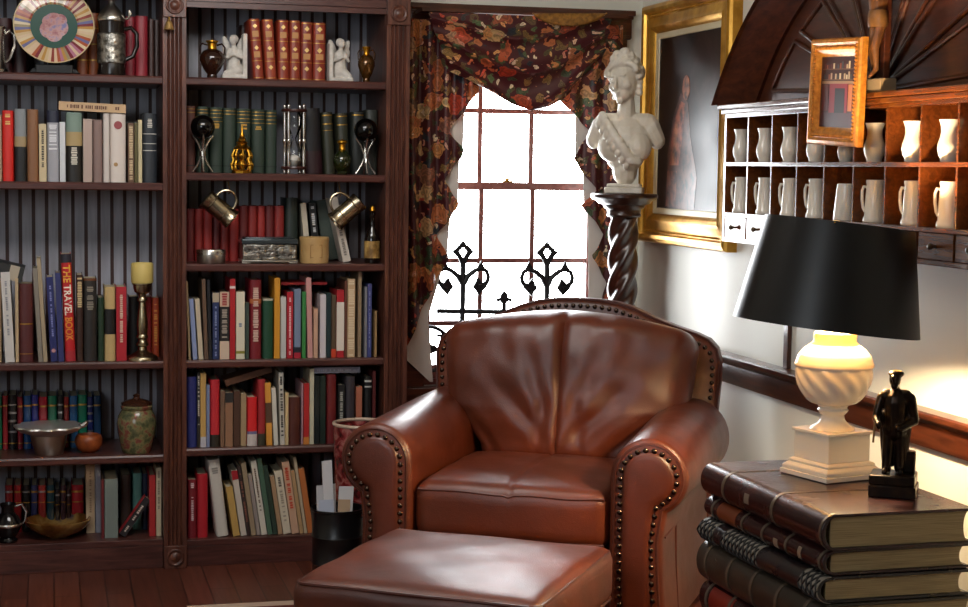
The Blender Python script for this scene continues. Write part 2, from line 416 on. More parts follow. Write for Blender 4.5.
def row(zs, shelf, ym, Ys, d, ents, near=True):
    prev = None; group = 'books on the ' + shelf
    for e in ents:
        x0, x1, yt, col, ph = e[:5]; o = e[5] if len(e) > 5 else {}
        Y = Ys + o.get('y', 0)
        X0 = at(x0, ym, Y=Y).x + .0005; X1 = at(x1, ym, Y=Y).x - .0005
        z1 = at((x0 + x1)/2, yt, Y=Y).z
        t = o.get('t', 0); dd = o.get('d', d)
        H = z1 - zs
        dx = t * .00342
        L = math.hypot(H, dx); th = math.asin(dx / L)
        w = (X1 - X0) * math.cos(th); h = L - (abs(math.sin(th)) * w if t else 0)
        px = X0; z = zs + .0004
        if th > 0: z += w * math.sin(th)
        lb = ph
        cand = '%s beside %s, %s' % (ph, prev, shelf) if (prev and near and not o.get('solo')) else None
        if cand and len(cand.replace(',', '').split()) <= 16: lb = cand
        else: lb = '%s, %s' % (ph, shelf)
        if lb in _lab: print('DUPLABEL', lb)
        if len(lb.split()) > 16: print('LONG', lb)
        _lab.add(lb)
        bk = book(lb, w, h, dd, (px, Y, z), (0, th, 0), col, o.get('b', ()), o.get('l', ()), o.get('f', False), o.get('g', group), rough=o.get('r', .45))
        if 'fn' in o: o['fn'](bk, w, h)
        prev = ph
def lying(label, x0, x1, yb, thick, col, Y, d, tilt=0, bands=(), titles=(), flat=True, dz=0, z=None, group=None):
    a = at(x0, yb, Y=Y); b = at(x1, yb, Y=Y); L = (b.x - a.x) / math.cos(math.radians(tilt))
    return book(label, thick, L, d, (a.x, Y, (z if z is not None else a.z) + thick + dz), (0, PI/2 + math.radians(tilt), 0), col, bands, titles, flat, group)
def seal(bk, w, h):
    M = Matrix.Rotation(PI/2, 4, 'X')
    obj('red_seal', MB().lathe([(0, 0), (.0135, 0), (.0135, .001), (0, .001)], 20, (w*.5, -.0008, h*.83), M), mat('#a0484a', .5), bk)
    obj('brown_mark', MB().lathe([(0, 0), (.007, 0), (.007, .001), (0, .001)], 12, (w*.35, -.0004, h*.26), M), mat('#b08a58', .5), bk)
BA, BC = 'bookcase away from window', 'bookcase beside curtain'
# --- bookcase away from the window
ys = Y0 + .10
row(1.672, 'top shelf, ' + BA, 50, ys + .06, .17, [
 (-4, 12, 18, '#4a2222', 'maroon hardcover partly behind the silver tankard', {'solo': 1}),
 (13, 27, 15, '#3f2020', 'dark maroon hardcover partly behind the painted plate', {'solo': 1}),
 (77, 88, 13, '#8a4420', 'orange-brown leather book with gilt bands at plate edge', {'b': [(.25, .27, 'gold'), (.5, .52, 'gold'), (.75, .77, 'gold')], 'solo': 1}),
 (88.3, 99, 13, '#93491f', 'orange-brown leather book with gilt bands behind the stein', {'b': [(.25, .27, 'gold'), (.5, .52, 'gold'), (.75, .77, 'gold')], 'solo': 1}),
 (125.5, 135, 16.5, '#8e2430', 'crimson book behind the handle of the stein', {'solo': 1}),
 (135.4, 148, 16, '#9c2834', 'wider crimson book standing clear of the stein', {'solo': 1}),
 (149, 154, 19, '#4d322b', 'thin brown book beside the wider crimson book', {'solo': 1}),
 (154.5, 159.3, 20, '#43302b', 'thin dark brown book against the pilaster', {'solo': 1})])
ys = Y0 + .045
row(1.315, 'second shelf, ' + BA, 150, ys, .17, [
 (-4, 1.8, 115, '#b09a80', 'tan book cut by the photo edge', {'solo': 1}),
 (2.2, 13.6, 110.5, '#d8281f', 'bright red hardcover', {'l': [(.80, .95, '#e8c070', .5)]}),
 (14.4, 26.4, 109, '#8a8f92', 'hardcover with grey tan and black jacket', {'b': [(0, .48, '#18191a'), (.48, .62, '#a8906a')]}),
 (27, 38.5, 109.5, '#8c6040', 'tan cloth hardcover', {}),
 (39, 46.5, 124, '#d8c49c', 'short cream book', {'f': 1, 'l': [(.25, .9, '#4a4038', .35)]}),
 (47, 59, 110.5, '#a9a9b0', 'silver-grey book with navy top band', {'b': [(.83, 1, '#23263a')], 'l': [(.45, .8, '#e8e8ec', .7)]}),
 (59.6, 65.4, 122, '#d9dcdf', 'slim white glossy book', {'f': 1}),
 (66, 82.4, 112.5, '#7f9488', 'book with green top, tan middle and black base', {'b': [(0, .52, '#1c1712'), (.52, .72, '#b39a6a')], 'l': [(.25, .5, '#d8d0c0', .4)]}),
 (83, 92.4, 119, '#b9a296', 'pinkish beige book', {'f': 1}),
 (93, 102.6, 120, '#8c736c', 'mauve-brown book with pale streak', {}),
 (103.2, 109.8, 113.5, '#d7ccc4', 'narrow off-white book', {}),
 (110.2, 126, 113.5, '#e2d6cc', 'wide off-white book with red round seal', {'fn': lambda bk, w, h: seal(bk, w, h)}),
 (128, 134, 123, '#6a4a34', 'narrow book with tan ladder stripes', {'f': 1, 'l': [(.05, .95, '#d6bd94', .7)]}),
 (134.4, 137.9, 123, '#5c5228', 'thin olive and gold book', {'f': 1}),
 (138.2, 142.2, 120, '#d2c39a', 'thin cream book', {'f': 1}),
 (142.7, 157, 113.5, '#2c3036', 'charcoal hardcover with pale lettering', {'b': [(.56, .57, '#c9c4ba'), (.70, .71, '#c9c4ba'), (.46, .47, '#c9c4ba')], 'l': [(.74, .92, '#c9c4ba', .35)]})])
z_ = at(95, 113, Y=Y0 + .045).z
lying('cream-spined book lying across the tops of the upright books, second shelf, ' + BA, 59, 126, 110.2, .028, '#3a2418', Y0 + .04, .16, 1.8,
      [(.0, 1.0, '#c9a67c')], [(.12, .72, '#6a4028', .45), (.84, .9, '#6a4028', .4)], dz=.0015, group='books on the second shelf, ' + BA)
def travel(bk, w, h):
    for txt, col, z1, z0 in (('THE', '#f0b23a', .90, .735), ('TRAVEL', '#f4e6d4', .715, .43), ('BOOK', '#e8902c', .41, .19)):
        cu = bpy.data.curves.new('title', 'FONT'); cu.body = txt; cu.size = 1.0; cu.extrude = .0; cu.offset = .028
        o = bpy.data.objects.new('title', cu); COL.objects.link(o)
        me = bpy.data.meshes.new_from_object(o.evaluated_get(bpy.context.evaluated_depsgraph_get()))
        bpy.data.objects.remove(o)
        xs = [v.co.x for v in me.vertices]; yy = [v.co.y for v in me.vertices]
        L = (z1 - z0) * h; sx = L / (max(xs) - min(xs)); sy = w * .74 / (max(yy) - min(yy))
        for v in me.vertices:
            a, b = (v.co.x - min(xs)) * sx, (v.co.y - min(yy)) * sy
            X = w * .13 + b
            u = (X - w/2) / (w/2)
            yb = .006 * (1 - math.sqrt(max(0, 1 - u*u)))
            v.co = (X, yb - .0012, z1 * h - a)
        t = bpy.data.objects.new('spine_title', me); COL.objects.link(t); t.parent = bk; me.materials.clear(); me.materials.append(mat(col, .5))
    M = Matrix.Rotation(PI/2, 4, 'X')
def logo(bk, w, h):
    M = Matrix.Rotation(PI/2, 4, 'X')
    obj('round_logo', MB().lathe([(0, 0), (w*.3, 0), (w*.3, .001), (0, .001)], 18, (w*.5, -.0006, h*.13), M), mat('#d8a0a0', .5), bk)
ys = Y0 + .035
row(.712, 'third shelf, ' + BA, 320, ys, .16, [
 (-5, 1.4, 280, '#a08868', 'tan book cut off by photo edge', {'solo': 1}),
 (5, 14.5, 272, '#d9d5d0', 'white leaning paperback', {'t': -4, 'f': 1, 'l': [(.3, .9, '#9a9aa0', .25)]}),
 (15.2, 18.6, 278.5, '#c8ae88', 'thin cream book', {'f': 1}),
 (19, 33, 284, '#5a2a2a', 'dark red-brown leather book', {'b': [(.48, .495, 'gold'), (.1, .11, 'gold')]}),
 (38.2, 42.8, 268, '#8d8478', 'thin grey-beige leaning book', {'t': -5, 'f': 1}),
 (43.2, 47.4, 258, '#b09d80', 'tall thin tan leaning book', {'t': -6, 'f': 1}),
 (50.5, 57.5, 277, '#242a66', 'navy book with round pink emblem', {'t': -4, 'f': 1, 'l': [(.3, .9, '#8c90c8', .3)], 'fn': logo}),
 (58.2, 64, 273, '#35396e', 'slim dark blue book', {'t': -3, 'f': 1}),
 (65.2, 75.6, 254, '#c41f24', 'tall red book titled the travel book', {'t': -4, 'b': [(.0, .10, '#b03038'), (.92, 1, '#2c2a34')], 'fn': travel}),
 (76.6, 83, 275, '#3c241c', 'dark brown book with cream lettering', {'l': [(.6, .97, '#d6bd8c', .8)]}),
 (83.5, 97, 278.5, '#2a2624', 'charcoal-brown thick book', {'b': [(.97, 1, '#6a3c20')], 'l': [(.62, .9, '#8a8274', .5)]}),
 (98, 104, 298, '#233a26', 'short dark green book', {}),
 (104.5, 115.6, 287, '#c9ac76', 'cream book with black square patch', {'b': [(.36, .70, '#191615')]}),
 (116.2, 126.6, 287, '#b42430', 'book half cream half red', {'f': 1, 'l': [(.25, .93, '#e0c8b0', .3)]}),
 (129, 139, 297, '#191817', 'black book behind the brass candlestick', {'solo': 1, 'y': .09, 'd': .14}),
 (146, 151.5, 297, '#8c2424', 'deep red book beyond the candlestick', {'solo': 1, 'y': .09, 'd': .12}),
 (152, 159.4, 298, '#a84020', 'orange-red book at the pilaster beyond the candlestick', {'solo': 1, 'y': .09, 'd': .12, 'l': [(.2, .9, '#d89040', .5)]})])
lying('thick dark book lying tilted on white and maroon books, third shelf, ' + BA, -6, 25, 270, .05, '#2b2a28', Y0 + .04, .17, 14,
      [(.55, .85, '#b9ad98')], (), z=.712 + .290, group='books on the third shelf, ' + BA)
pal = [('#1f6a48', 'green'), ('#9a2a30', 'red'), ('#1c1a1c', 'black'), ('#8a2230', 'dark red'), ('#2c5a94', 'blue'), ('#353a92', 'indigo'), ('#b8283a', 'bright red'), ('#1f7a5e', 'teal-green'), ('#232225', 'black'), ('#8c2626', 'brick red'), ('#2f6296', 'blue'), ('#1f7d62', 'green'), ('#26306a', 'navy'), ('#1f3c5c', 'slate blue')]
xs = [(-3.5, 2), (2.6, 7.8), (8.5, 16.7), (17.4, 22.8), (23.6, 31), (31.6, 38.4), (39, 47.5), (48, 57), (57.6, 63.4), (64, 69), (69.6, 77.6), (78.2, 87), (87.6, 93), (93.6, 101)]
ords = 'first second third fourth fifth sixth seventh eighth ninth tenth eleventh twelfth thirteenth last'.split()
ents = []
for i, ((c, nm), (a, b)) in enumerate(zip(pal, xs)):
    ents.append((a, b, 397 - (i % 3), c, '%s leather volume with gilt band, %s in row' % (nm, ords[i]) if i < 13 else 'slate blue leather volume ending the row of colourful volumes',
        {'solo': 1, 'r': .25, 'b': [(.80, .83, 'silver' if i in (2, 8, 12) else 'gold'), (.10, .12, 'gold')] + ([(.3, .34, 'silver'), (.5, .54, 'silver'), (.65, .69, 'silver')] if i in (2, 8, 12) else []), 'g': 'colourful leather volumes behind the silver bowl'}))
row(.391, 'fourth shelf, ' + BA, 425, Y0 + .20, .16, ents)
xs = [(5, 13), (14, 21.5), (22.5, 30), (31, 37.5), (38.2, 46), (46.8, 54.4), (55, 60), (60.6, 66), (66.6, 71), (71.6, 83.6)]
pal = [('#7a1f24', 'dark red'), ('#96242a', 'red'), ('#1b1a1d', 'black'), ('#2f3564', 'blue'), ('#9c2f2f', 'brick red'), ('#1e3f4c', 'dark teal'), ('#211c20', 'black'), ('#3e2530', 'plum'), ('#3a2020', 'dark brown'), ('#b02430', 'bright red')]
ents = [(a, b, 485.5 + (4 if i in (6, 8) else 0), c, '%s gilt-topped volume, %s in row behind the dish' % (nm, ords[i] if i < 9 else 'last'),
   {'solo': 1, 'r': .25, 'b': [(.84, .88, 'gold' if i % 2 else 'silver'), (.62, .64, 'gold')], 'g': 'leather volumes behind the glazed dish'}) for i, ((c, nm), (a, b)) in enumerate(zip(pal, xs))]
row(.10, 'bottom shelf, ' + BA, 510, Y0 + .20, .16, ents)
row(.10, 'bottom shelf, ' + BA, 505, Y0 + .05, .20, [
 (86, 95, 464, '#c8ad8c', 'tall cream book with red edge', {'f': 1, 'l': [(.3, .9, '#9a7a60', .25)], 'y': .09}),
 (95.4, 100.8, 464, '#9c9ca8', 'tall grey-white book', {'f': 1, 'y': .09}),
 (101.3, 104.2, 480, '#6a2428', 'thin maroon book', {'f': 1}),
 (104.6, 118, 479, '#7c8680', 'thick grey-green book', {'f': 1}),
 (120.5, 131, 475, '#40302a', 'dark brown book behind the leaning red one', {'solo': 1, 'y': .10, 'd': .16}),
 (133, 142, 473.5, '#6fa89c', 'aqua book behind the leaning red one', {'solo': 1, 'y': .11, 'd': .16}),
 (142.4, 148, 474, '#1f2a44', 'navy book beside the aqua book', {'solo': 1, 'y': .11, 'd': .16}),
 (149.2, 155.6, 475, '#b02a2c', 'upright red book', {'f': 1, 'solo': 1}),
 (156.2, 161.4, 468, '#d0bfa0', 'cream book against the pilaster', {'f': 1, 'solo': 1, 'l': [(.4, .95, '#8a8070', .4)]})])
# red and black book leaning far over
a = at(119.5, 541, Y=Y0 + .05)
book('red and black book leaning far over against upright books, bottom shelf, ' + BA, .022, .152, .055, (a.x, Y0 + .052, .1005 + .024 * math.sin(math.radians(35))), (0, math.radians(35), 0), '#b3262c', [(.0, 1.0, '#2a2628')], [(.1, .8, '#e0d0c0', .35)], True, 'books on the bottom shelf, ' + BA)
# --- bookcase beside the curtain
def gilt(n=4): return [(.12 + .76*i/(n-1) - .012, .12 + .76*i/(n-1) + .012, 'gold') for i in range(n)]
def diamonds(bk, w, h):
    for z in (.20, .52, .88):
        g = w * .22
        obj('gilt_flower', MB().prism([(w/2 - g, z*h), (w/2, z*h - g), (w/2 + g, z*h), (w/2, z*h + g)], -.0016, .001, 'y'), mat('#e6c27c', .35, .6), bk, smooth=False)
    for z in (.36, .70):
        obj('spine_label', MB().box(w*.2, w*.8, -.0012, .002, z*h, (z + .1)*h), mat('#b8824a', .5), bk, smooth=False)
R_ = '#8c3320'
ents = [(a, b, y, c, '%s of six red leather gilt volumes from the raised-slab angel' % n, {'solo': 1, 't': t, 'r': .38, 'fn': diamonds, 'b': [(.02, .03, 'gold'), (.97, .98, 'gold'), (.3, .31, 'gold'), (.64, .65, 'gold')], 'g': 'red leather gilt volumes between the angel bookends'}) for a, b, y, c, n, t in (
 (253.8, 264.6, 18.5, R_, 'first', -5), (266.4, 277.2, 19, '#96402a', 'second', -4), (278.6, 289.6, 20, R_, 'third', -1), (289.9, 300.6, 20.5, '#8a3320', 'fourth', 0), (301, 312.8, 22, '#7e2c1e', 'fifth', 0), (313.2, 326, 22.7, '#862f1f', 'last', 0))]
row(1.672, 'top shelf, ' + BC, 50, Y0 + .05, .17, ents)
row(1.672, 'top shelf, ' + BC, 50, Y0 + .225, .13, [(240, 250, 25, '#3a2018', 'dark brown book behind the raised-slab angel', {'solo': 1})])
G_ = '#2f3d31'
xs = [(187, 195.5), (197.5, 208.8), (210.2, 222.8), (223.4, 236), (237, 250.8), (252, 265), (266, 277)]
ents = [(a, b, 106 + i*.7, '#5a3026' if i == 0 else G_, '%s dark green cloth volume from the centre pilaster' % ords[i] if i else 'maroon-banded volume against the centre pilaster',
  {'solo': 1, 'r': .6, 'b': [(.90, .91, 'gold'), (.95, .96, 'gold')] + ([(.84, .85, 'gold'), (.78, .79, 'gold')] if i in (1, 2, 4, 5, 6) else []) + [(.1, .115, '#1e261f')], 'l': [(.68, .76, 'gold', .5)] if i in (2, 4, 5) else (), 'g': 'dark green volumes behind the stone sphere'}) for i, (a, b) in enumerate(xs)]
row(1.351, 'second shelf, ' + BC, 140, Y0 + .12, .17, ents)
row(1.351, 'second shelf, ' + BC, 140, Y0 + .13, .16, [
 (306, 323, 108, '#171519', 'large black book leaning behind the hourglass', {'solo': 1, 't': -3, 'b': [(.0, .35, '#32171c')]}),
 (325.5, 336, 112, '#333426', 'olive-brown leaning volume with gilt lines', {'solo': 1, 't': -4, 'b': [(.94, .96, 'gold'), (.8, .82, 'gold'), (.7, .71, 'gold')]}),
 (340, 351, 113, '#343528', 'olive-brown leaning volume behind the green flask', {'solo': 1, 't': -4, 'b': [(.94, .96, 'gold'), (.8, .82, 'gold')]}),
 (352, 364, 112, '#2b2f2c', 'slate-green volume between flask and sphere', {'solo': 1, 'b': [(.94, .96, 'gold')]}),
 (366, 378, 110, '#33352f', 'grey-green volume behind the window-side sphere', {'solo': 1})])
xs = [(187, 194.4), (195, 203), (203.6, 212.6), (213.2, 220), (220.6, 229), (229.6, 239), (239.6, 248), (248.6, 257), (257.6, 265), (265.6, 274), (274.6, 284.4)]
ents = [(a, b, 209 if i < 6 else 206, ('#6a1f1f', '#8c2622', '#9c2a26')[i % 3], '%s of eleven plain red volumes counted from the centre pilaster' % ords[i], {'solo': 1, 'r': .5, 'g': 'plain red volumes behind the pewter boxes'}) for i, (a, b) in enumerate(xs)]
row(1.042, 'third shelf, ' + BC, 232, Y0 + .16, .16, ents)
row(1.042, 'third shelf, ' + BC, 232, Y0 + .16, .15, [
 (285.6, 298, 198, '#26302a', 'dark green book beside the red volumes', {'solo': 1}),
 (306, 311.5, 203, '#cfc4b0', 'cream leaning book behind the wooden canister', {'solo': 1, 't': -6, 'f': 1}),
 (314, 321, 203, '#17181a', 'black leaning book with white marks behind wooden canister', {'solo': 1, 't': -6, 'f': 1, 'l': [(.5, .95, '#d0d0d0', .5)]}),
 (323.5, 341, 199, '#4a544c', 'thick grey-green leaning book behind tilted mug', {'solo': 1, 't': -8, 'f': 1, 'y': .045, 'd': .15})])
row(1.042, 'third shelf, ' + BC, 232, Y0 + .085, .10, [
 (343.4, 351.6, 197, '#d6cabc', 'white-spined leaning book below the tilted mug', {'solo': 1, 't': -15, 'f': 1, 'l': [(.1, .6, '#8a8078', .4)]})])
row(.712, 'fourth shelf, ' + BC, 325, Y0 + .03, .17, [
 (188.6, 191, 281.5, '#a8906c', 'thin tan leaning book', {'t': -3, 'f': 1}),
 (193, 197.6, 299, '#8c9ac0', 'pale blue leaning book', {'t': -4, 'f': 1}),
 (198.8, 203.6, 299, '#cbbca2', 'cream leaning booklet', {'t': -4, 'f': 1}),
 (204.6, 208.4, 279, '#6a5140', 'tall brown book', {'t': -3, 'f': 1}),
 (208.8, 212, 280, '#1d1c20', 'tall black book', {'t': -2, 'f': 1}),
 (212.6, 219, 293, '#28345e', 'navy book with pale dots', {'f': 1, 'b': [(.86, 1, '#b8a890')], 'l': [(.05, .8, '#8c98c0', .3)]}),
 (219.8, 229.2, 292, '#26211f', 'book with cream ends and black middle', {'f': 1, 'b': [(0, .27, '#d8bfa8'), (.78, 1, '#d0b098')], 'l': [(.32, .74, '#a89a8c', .6), (.8, .98, '#a03038', .6)]}),
 (229.8, 235.4, 279, '#b0242a', 'tall red book with white mark', {'f': 1, 'b': [(.88, .91, '#e8d8d0')]}),
 (236, 244.8, 292, '#e0d8c0', 'cream-white book with olive band', {'f': 1, 'b': [(.08, .12, '#8a8430')], 'l': [(.48, .56, '#7a8aa0', .4)]}),
 (245.4, 249.2, 303, '#3c4a42', 'short grey-green book', {'f': 1}),
 (250, 261.6, 280, '#7a1a24', 'thick dark red book with white lettering', {'l': [(.22, .9, '#d8b8a8', .5)], 'b': [(.70, .76, '#b86a3c')]}),
 (263, 273.4, 299, '#1f4a34', 'dark green book', {'b': [(.97, 1, '#d0c8b0')]}),
 (274.2, 280, 278, '#d8962e', 'tall yellow-orange book', {'f': 1, 't': 0}),
 (280.6, 286.2, 297, '#c8c6c0', 'light grey book', {'f': 1}),
 (286.8, 293.2, 292, '#b81f2e', 'red book with white dots', {'f': 1, 'l': [(.05, .92, '#f0c8c8', .35)]}),
 (294, 300.8, 289, '#7c8aa4', 'grey-blue book with red foot', {'f': 1, 'b': [(0, .08, '#b02838'), (.08, .16, '#1c2430')]}),
 (302, 306, 292, '#3f8a48', 'thin bright green book', {'f': 1}),
 (307.8, 313, 277.5, '#d09a94', 'tall pink leaning book', {'t': -2, 'f': 1}),
 (313.6, 318, 308.7, '#d2a88c', 'short peach book', {'f': 1}),
 (320, 326, 294.7, '#d4ccd0', 'white-grey book', {'f': 1}),
 (326.5, 331, 293, '#1f3438', 'dark teal book', {'f': 1}),
 (331.5, 336, 295.5, '#5c4a38', 'brown book with orange-red foot', {'f': 1, 'b': [(0, .14, '#d0482c')]}),
 (336.6, 344, 290, '#b82830', 'red-topped book with white spine panel', {'f': 1, 'b': [(.1, .82, '#ece0d2')]}),
 (344.4, 347, 281, '#6c4030', 'thin brown book', {'f': 1}),
 (347.4, 355, 279, '#cfae88', 'tan spiral-bound book', {'f': 1, 'l': [(.02, .98, '#e8d4b4', .8)]}),
 (358, 361.4, 271.6, '#9c8468', 'tall thin tan book', {'f': 1}),
 (364.6, 367, 287, '#8a8a90', 'thin grey book', {'f': 1}),
 (367.4, 371.6, 284, '#4a4f86', 'violet-blue book', {'f': 1, 'l': [(.1, .9, '#8a90c0', .3)]}),
 (374.6, 377, 311, '#a8865c', 'very small tan book', {'f': 1})])
lying('thin red book lying across the upright books, fourth shelf, ' + BC, 281, 327, 276, .010, '#a02428', Y0 + .06, .13, 0, flat=True, z=.712 + .254, group='books on the fourth shelf, ' + BC)
row(.408, 'fifth shelf, ' + BC, 415, Y0 + .03, .16, [
 (187, 197, 377, '#262e6e', 'thick dark blue book', {}),
 (197.4, 200, 372.5, '#2b2724', 'thin black speckled book', {'f': 1, 'l': [(.3, .95, '#c8c0b0', .8)]}),
 (200.4, 206, 373, '#c09a5a', 'tall golden tan book', {'f': 1, 'b': [(0, .14, '#b4b4c0')]}),
 (206.4, 209.8, 385, '#7c86a8', 'thin grey-blue book', {'f': 1}),
 (210.4, 219.8, 380, '#c32a34', 'bright red book with dark foot', {'b': [(0, .18, '#2a241c')]}),
 (220.4, 224.6, 391, '#7a5c48', 'thin brown book', {'f': 1}),
 (225.2, 233, 393, '#8f6a52', 'tan-brown book with dark top', {'f': 1, 'b': [(.82, 1, '#2c2a2a')]}),
 (233.6, 240, 391, '#4e3428', 'dark brown book', {'f': 1}),
 (240.6, 246.4, 394, '#a48a6a', 'beige book', {'f': 1}),
 (247.4, 257.4, 397.6, '#d8262a', 'vivid red book with white foot', {'b': [(0, .24, '#d0c4c0'), (.24, .30, '#6a6a90')]}),
 (258, 265.6, 379.6, '#a02c30', 'dull red book with dark foot', {'b': [(0, .18, '#3c3a2c')]}),
 (266.6, 272.6, 382.7, '#dc9a40', 'orange-yellow leaning book', {'t': -2, 'f': 1, 'b': [(.36, .68, '#5a4030')]}),
 (274, 278.6, 388, '#d8d4c6', 'white leaning book', {'t': -3, 'f': 1}),
 (280.4, 285.0, 372.5, '#cfc9bc', 'tall white and black book', {'t': -2, 'f': 1, 'l': [(.1, .95, '#2a2826', .6)]}),
 (285.2, 288.6, 393, '#d0b88a', 'short cream book', {'f': 1}),
 (289, 300.6, 397.6, '#54281f', 'maroon-brown book', {}),
 (301.2, 303.2, 383.5, '#a8848c', 'thin mauve book', {'f': 1}),
 (303.6, 309.2, 383.5, '#b82a2a', 'red leaning book with orange foot', {'f': 1, 'b': [(0, .12, '#c8803c')]}),
 (309.6, 314, 369, '#c6c0a6', 'tall pale cream book', {'f': 1}),
 (314.6, 319.6, 376, '#18201e', 'tall black book', {'f': 1}),
 (320, 325.6, 376, '#1c2a22', 'tall green-black book', {'f': 1}),
 (327, 336.4, 374.5, '#6c1c1e', 'thick dark red book', {}),
 (338, 344.6, 385, '#1a1a1a', 'black book with white lettering', {'f': 1, 'l': [(.1, .9, '#a8a8a0', .5)]}),
 (346, 355, 377, '#39343a', 'thick charcoal book', {}),
 (356, 362, 387, '#b06a52', 'salmon-coloured book', {'f': 1}),
 (364.6, 371.6, 377, '#161718', 'black book with white bands', {'b': [(.92, .95, '#c8c8c0'), (.84, .86, '#c8c8c0')]}),
 (372.4, 375.6, 371, '#5c2424', 'thin maroon book against the fluted pilaster', {'f': 1, 'solo': 1})])
lying('grey book lying across tall dark books, fifth shelf, ' + BC, 314.4, 360, 372.5, .020, '#8a8c9c', Y0 + .03, .14, 0, (), [(.02, .98, '#b0b2c0', .4)], z=.408 + .250, group='books on the fifth shelf, ' + BC)
a = at(226, 390, Y=Y0 + .05)
book('brown book lying slanted on the shorter books, fifth shelf, ' + BC, .022, .165, .13, (a.x - .006, Y0 + .045, .408 + .208 + .022), (0, PI/2 - math.radians(16), 0), '#5a3a28', (), (), True, 'books on the fifth shelf, ' + BC)
row(.092, 'bottom shelf, ' + BC, 500, Y0 + .03, .16, [
 (188, 196.8, 480, '#7e1f28', 'dark red book with white lettering', {'solo': 1, 'l': [(.3, .75, '#d8c0c0', .3), (.86, .95, '#d8c0c0', .4)]}),
 (197.4, 208, 474.5, '#b8232e', 'plain bright red book', {}),
 (217, 229, 459, '#d4cdc2', 'thick white leaning book', {'t': -9.5, 'r': .5, 'l': [(.82, .9, '#9a948c', .5)]}),
 (233.5, 240.4, 486, '#c6a05a', 'short mustard leaning book', {'t': -8, 'f': 1}),
 (241, 247, 470, '#d0c4b4', 'leaning book with red cap and cream spine', {'t': -10, 'f': 1, 'b': [(.86, 1, '#a8242c')]}),
 (247.5, 251, 466, '#3c2c28', 'thin dark mottled leaning book', {'t': -10.5, 'f': 1, 'l': [(.2, .9, '#8a5a48', .6)]}),
 (251.5, 256.5, 462, '#a08c70', 'tan leaning book', {'t': -11, 'f': 1}),
 (257, 261, 474, '#9c9088', 'grey leaning book', {'t': -9.5, 'f': 1}),
 (261.5, 267.5, 460, '#d8d0c0', 'slim white leaning book with brown lettering', {'t': -11.5, 'f': 1, 'l': [(.3, .9, '#6a5040', .3)]}),
 (268, 273, 458, '#4e6a56', 'tall green leaning book', {'t': -11.8, 'f': 1}),
 (273.5, 278, 465, '#2f4034', 'dark green leaning book', {'t': -11, 'f': 1}),
 (278.5, 283, 476, '#b08e6c', 'brown-tan leaning book', {'t': -9, 'f': 1}),
 (283.5, 291.5, 470, '#dacdb4', 'thick cream leaning book', {'t': -10, 'f': 1, 'l': [(.75, .9, '#6a6258', .4), (.2, .7, '#a89a86', .4)]}),
 (292, 299.5, 461, '#cfa688', 'peach leaning book with red lettering', {'t': -11, 'f': 1, 'l': [(.35, .92, '#c8482c', .5)]}),
 (300, 304, 470, '#b8946a', 'light brown leaning book', {'t': -10, 'f': 1}),
 (304.5, 307.6, 457, '#c2ae90', 'thin beige leaning book', {'t': -12, 'f': 1}),
 (308, 314, 468, '#c0703c', 'orange leaning book', {'t': -10.5, 'f': 1})])
# ------------------------------------------------------------------ ornaments on the shelves
PX = .00345
def X_(px, y, dy=.05): return at(px, y, Y=Y0 + dy).x
def lathe_obj(name, prof, m, t, n=32, c=(0, 0, 0), **k):
    return obj(name, MB().lathe(prof, n, c), m, t, **k)
def noisy(name, stops, scale, rough=.3, metal=0., detail=4, bs=0.):
    m, nt, b, N, L = nodemat(name); v = tcoord(N, L); f = noise(N, L, v, scale, detail); L(ramp(N, L, f, stops), b.inputs['Base Color'])
    b.inputs['Roughness'].default_value = rough; b.inputs['Metallic'].default_value = metal
    if bs: bump(N, L, f, b, bs, .004)
    return m
M_STONE = noisy('pale_carved_stone', [(.3, '#b9b2a8'), (.7, '#d6d0c8')], 40, .6, bs=.3)
# top shelf, away from window
z = 1.672
t = thing('tankard', 'silver tankard with ornate handle, cut off by photo edge on top shelf', 'tankard', (X_(-8, 60), Y0 + .06, z + .0005))
lathe_obj('body', [(0, 0), (.052, 0), (.052, .01), (.044, .02), (.042, .10), (.046, .15), (.043, .152), (.039, .10), (.04, .02), (0, .015)], M_SILVER, t)
obj('handle', MB().tube([(.042, 0, .125), (.058, 0, .138), (.070, 0, .125), (.073, 0, .09), (.062, 0, .06), (.056, 0, .045), (.044, 0, .035)], [.005, .006, .006, .005, .006, .005, .005], 8).tube([(.072, 0, .10), (.08, 0, .118), (.076, 0, .126)], .004, 6), M_SILVER, t)
# painted plate on a stand
M = Matrix.Rotation(math.radians(90 - 14), 4, 'X')
pc = Vector((X_(54, 28), Y0 + .055, z + .157))
t = thing('painted_plate', 'round plate with book-patterned rim and green centre propped on a black stand', 'plate', pc)
cols = ['#8a3a34', '#c9b08a', '#6a6a96', '#a8563a', '#d6c4a2', '#7a2f38', '#9a8a6a', '#b0748a', '#b88a4a', '#d2b89a']
seg = MB(); nS = 72; rp = [(.076, .004), (.082, .0075), (.110, .012), (.128, .016)]
pick = [random.randrange(10) for _ in range(nS)]
for k in range(nS):
    a0, a1 = 2*PI*k/nS, 2*PI*(k+1)/nS
    for (r0, h0), (r1, h1) in zip(rp, rp[1:]):
        P = [M @ Vector((r*math.cos(a), r*math.sin(a), h)) for r, h, a in ((r0, h0, a0), (r0, h0, a1), (r1, h1, a1), (r1, h1, a0))]
        seg.poly(P, [(0, 1, 2, 3)], pick[k])
seg_o = obj('rim', seg, [mat(c, .25, coat=.5) for c in cols], t, smooth=False)
obj('body', MB().lathe([(0, -.002), (.07, -.002), (.082, .003), (.128, .0145), (.131, .016), (.128, .0165)], 64, (0, 0, 0), M).lathe([(0, .0), (.076, .004)], 48, (0, 0, 0), M), mat('#1e4a40', .2, coat=.5), t)
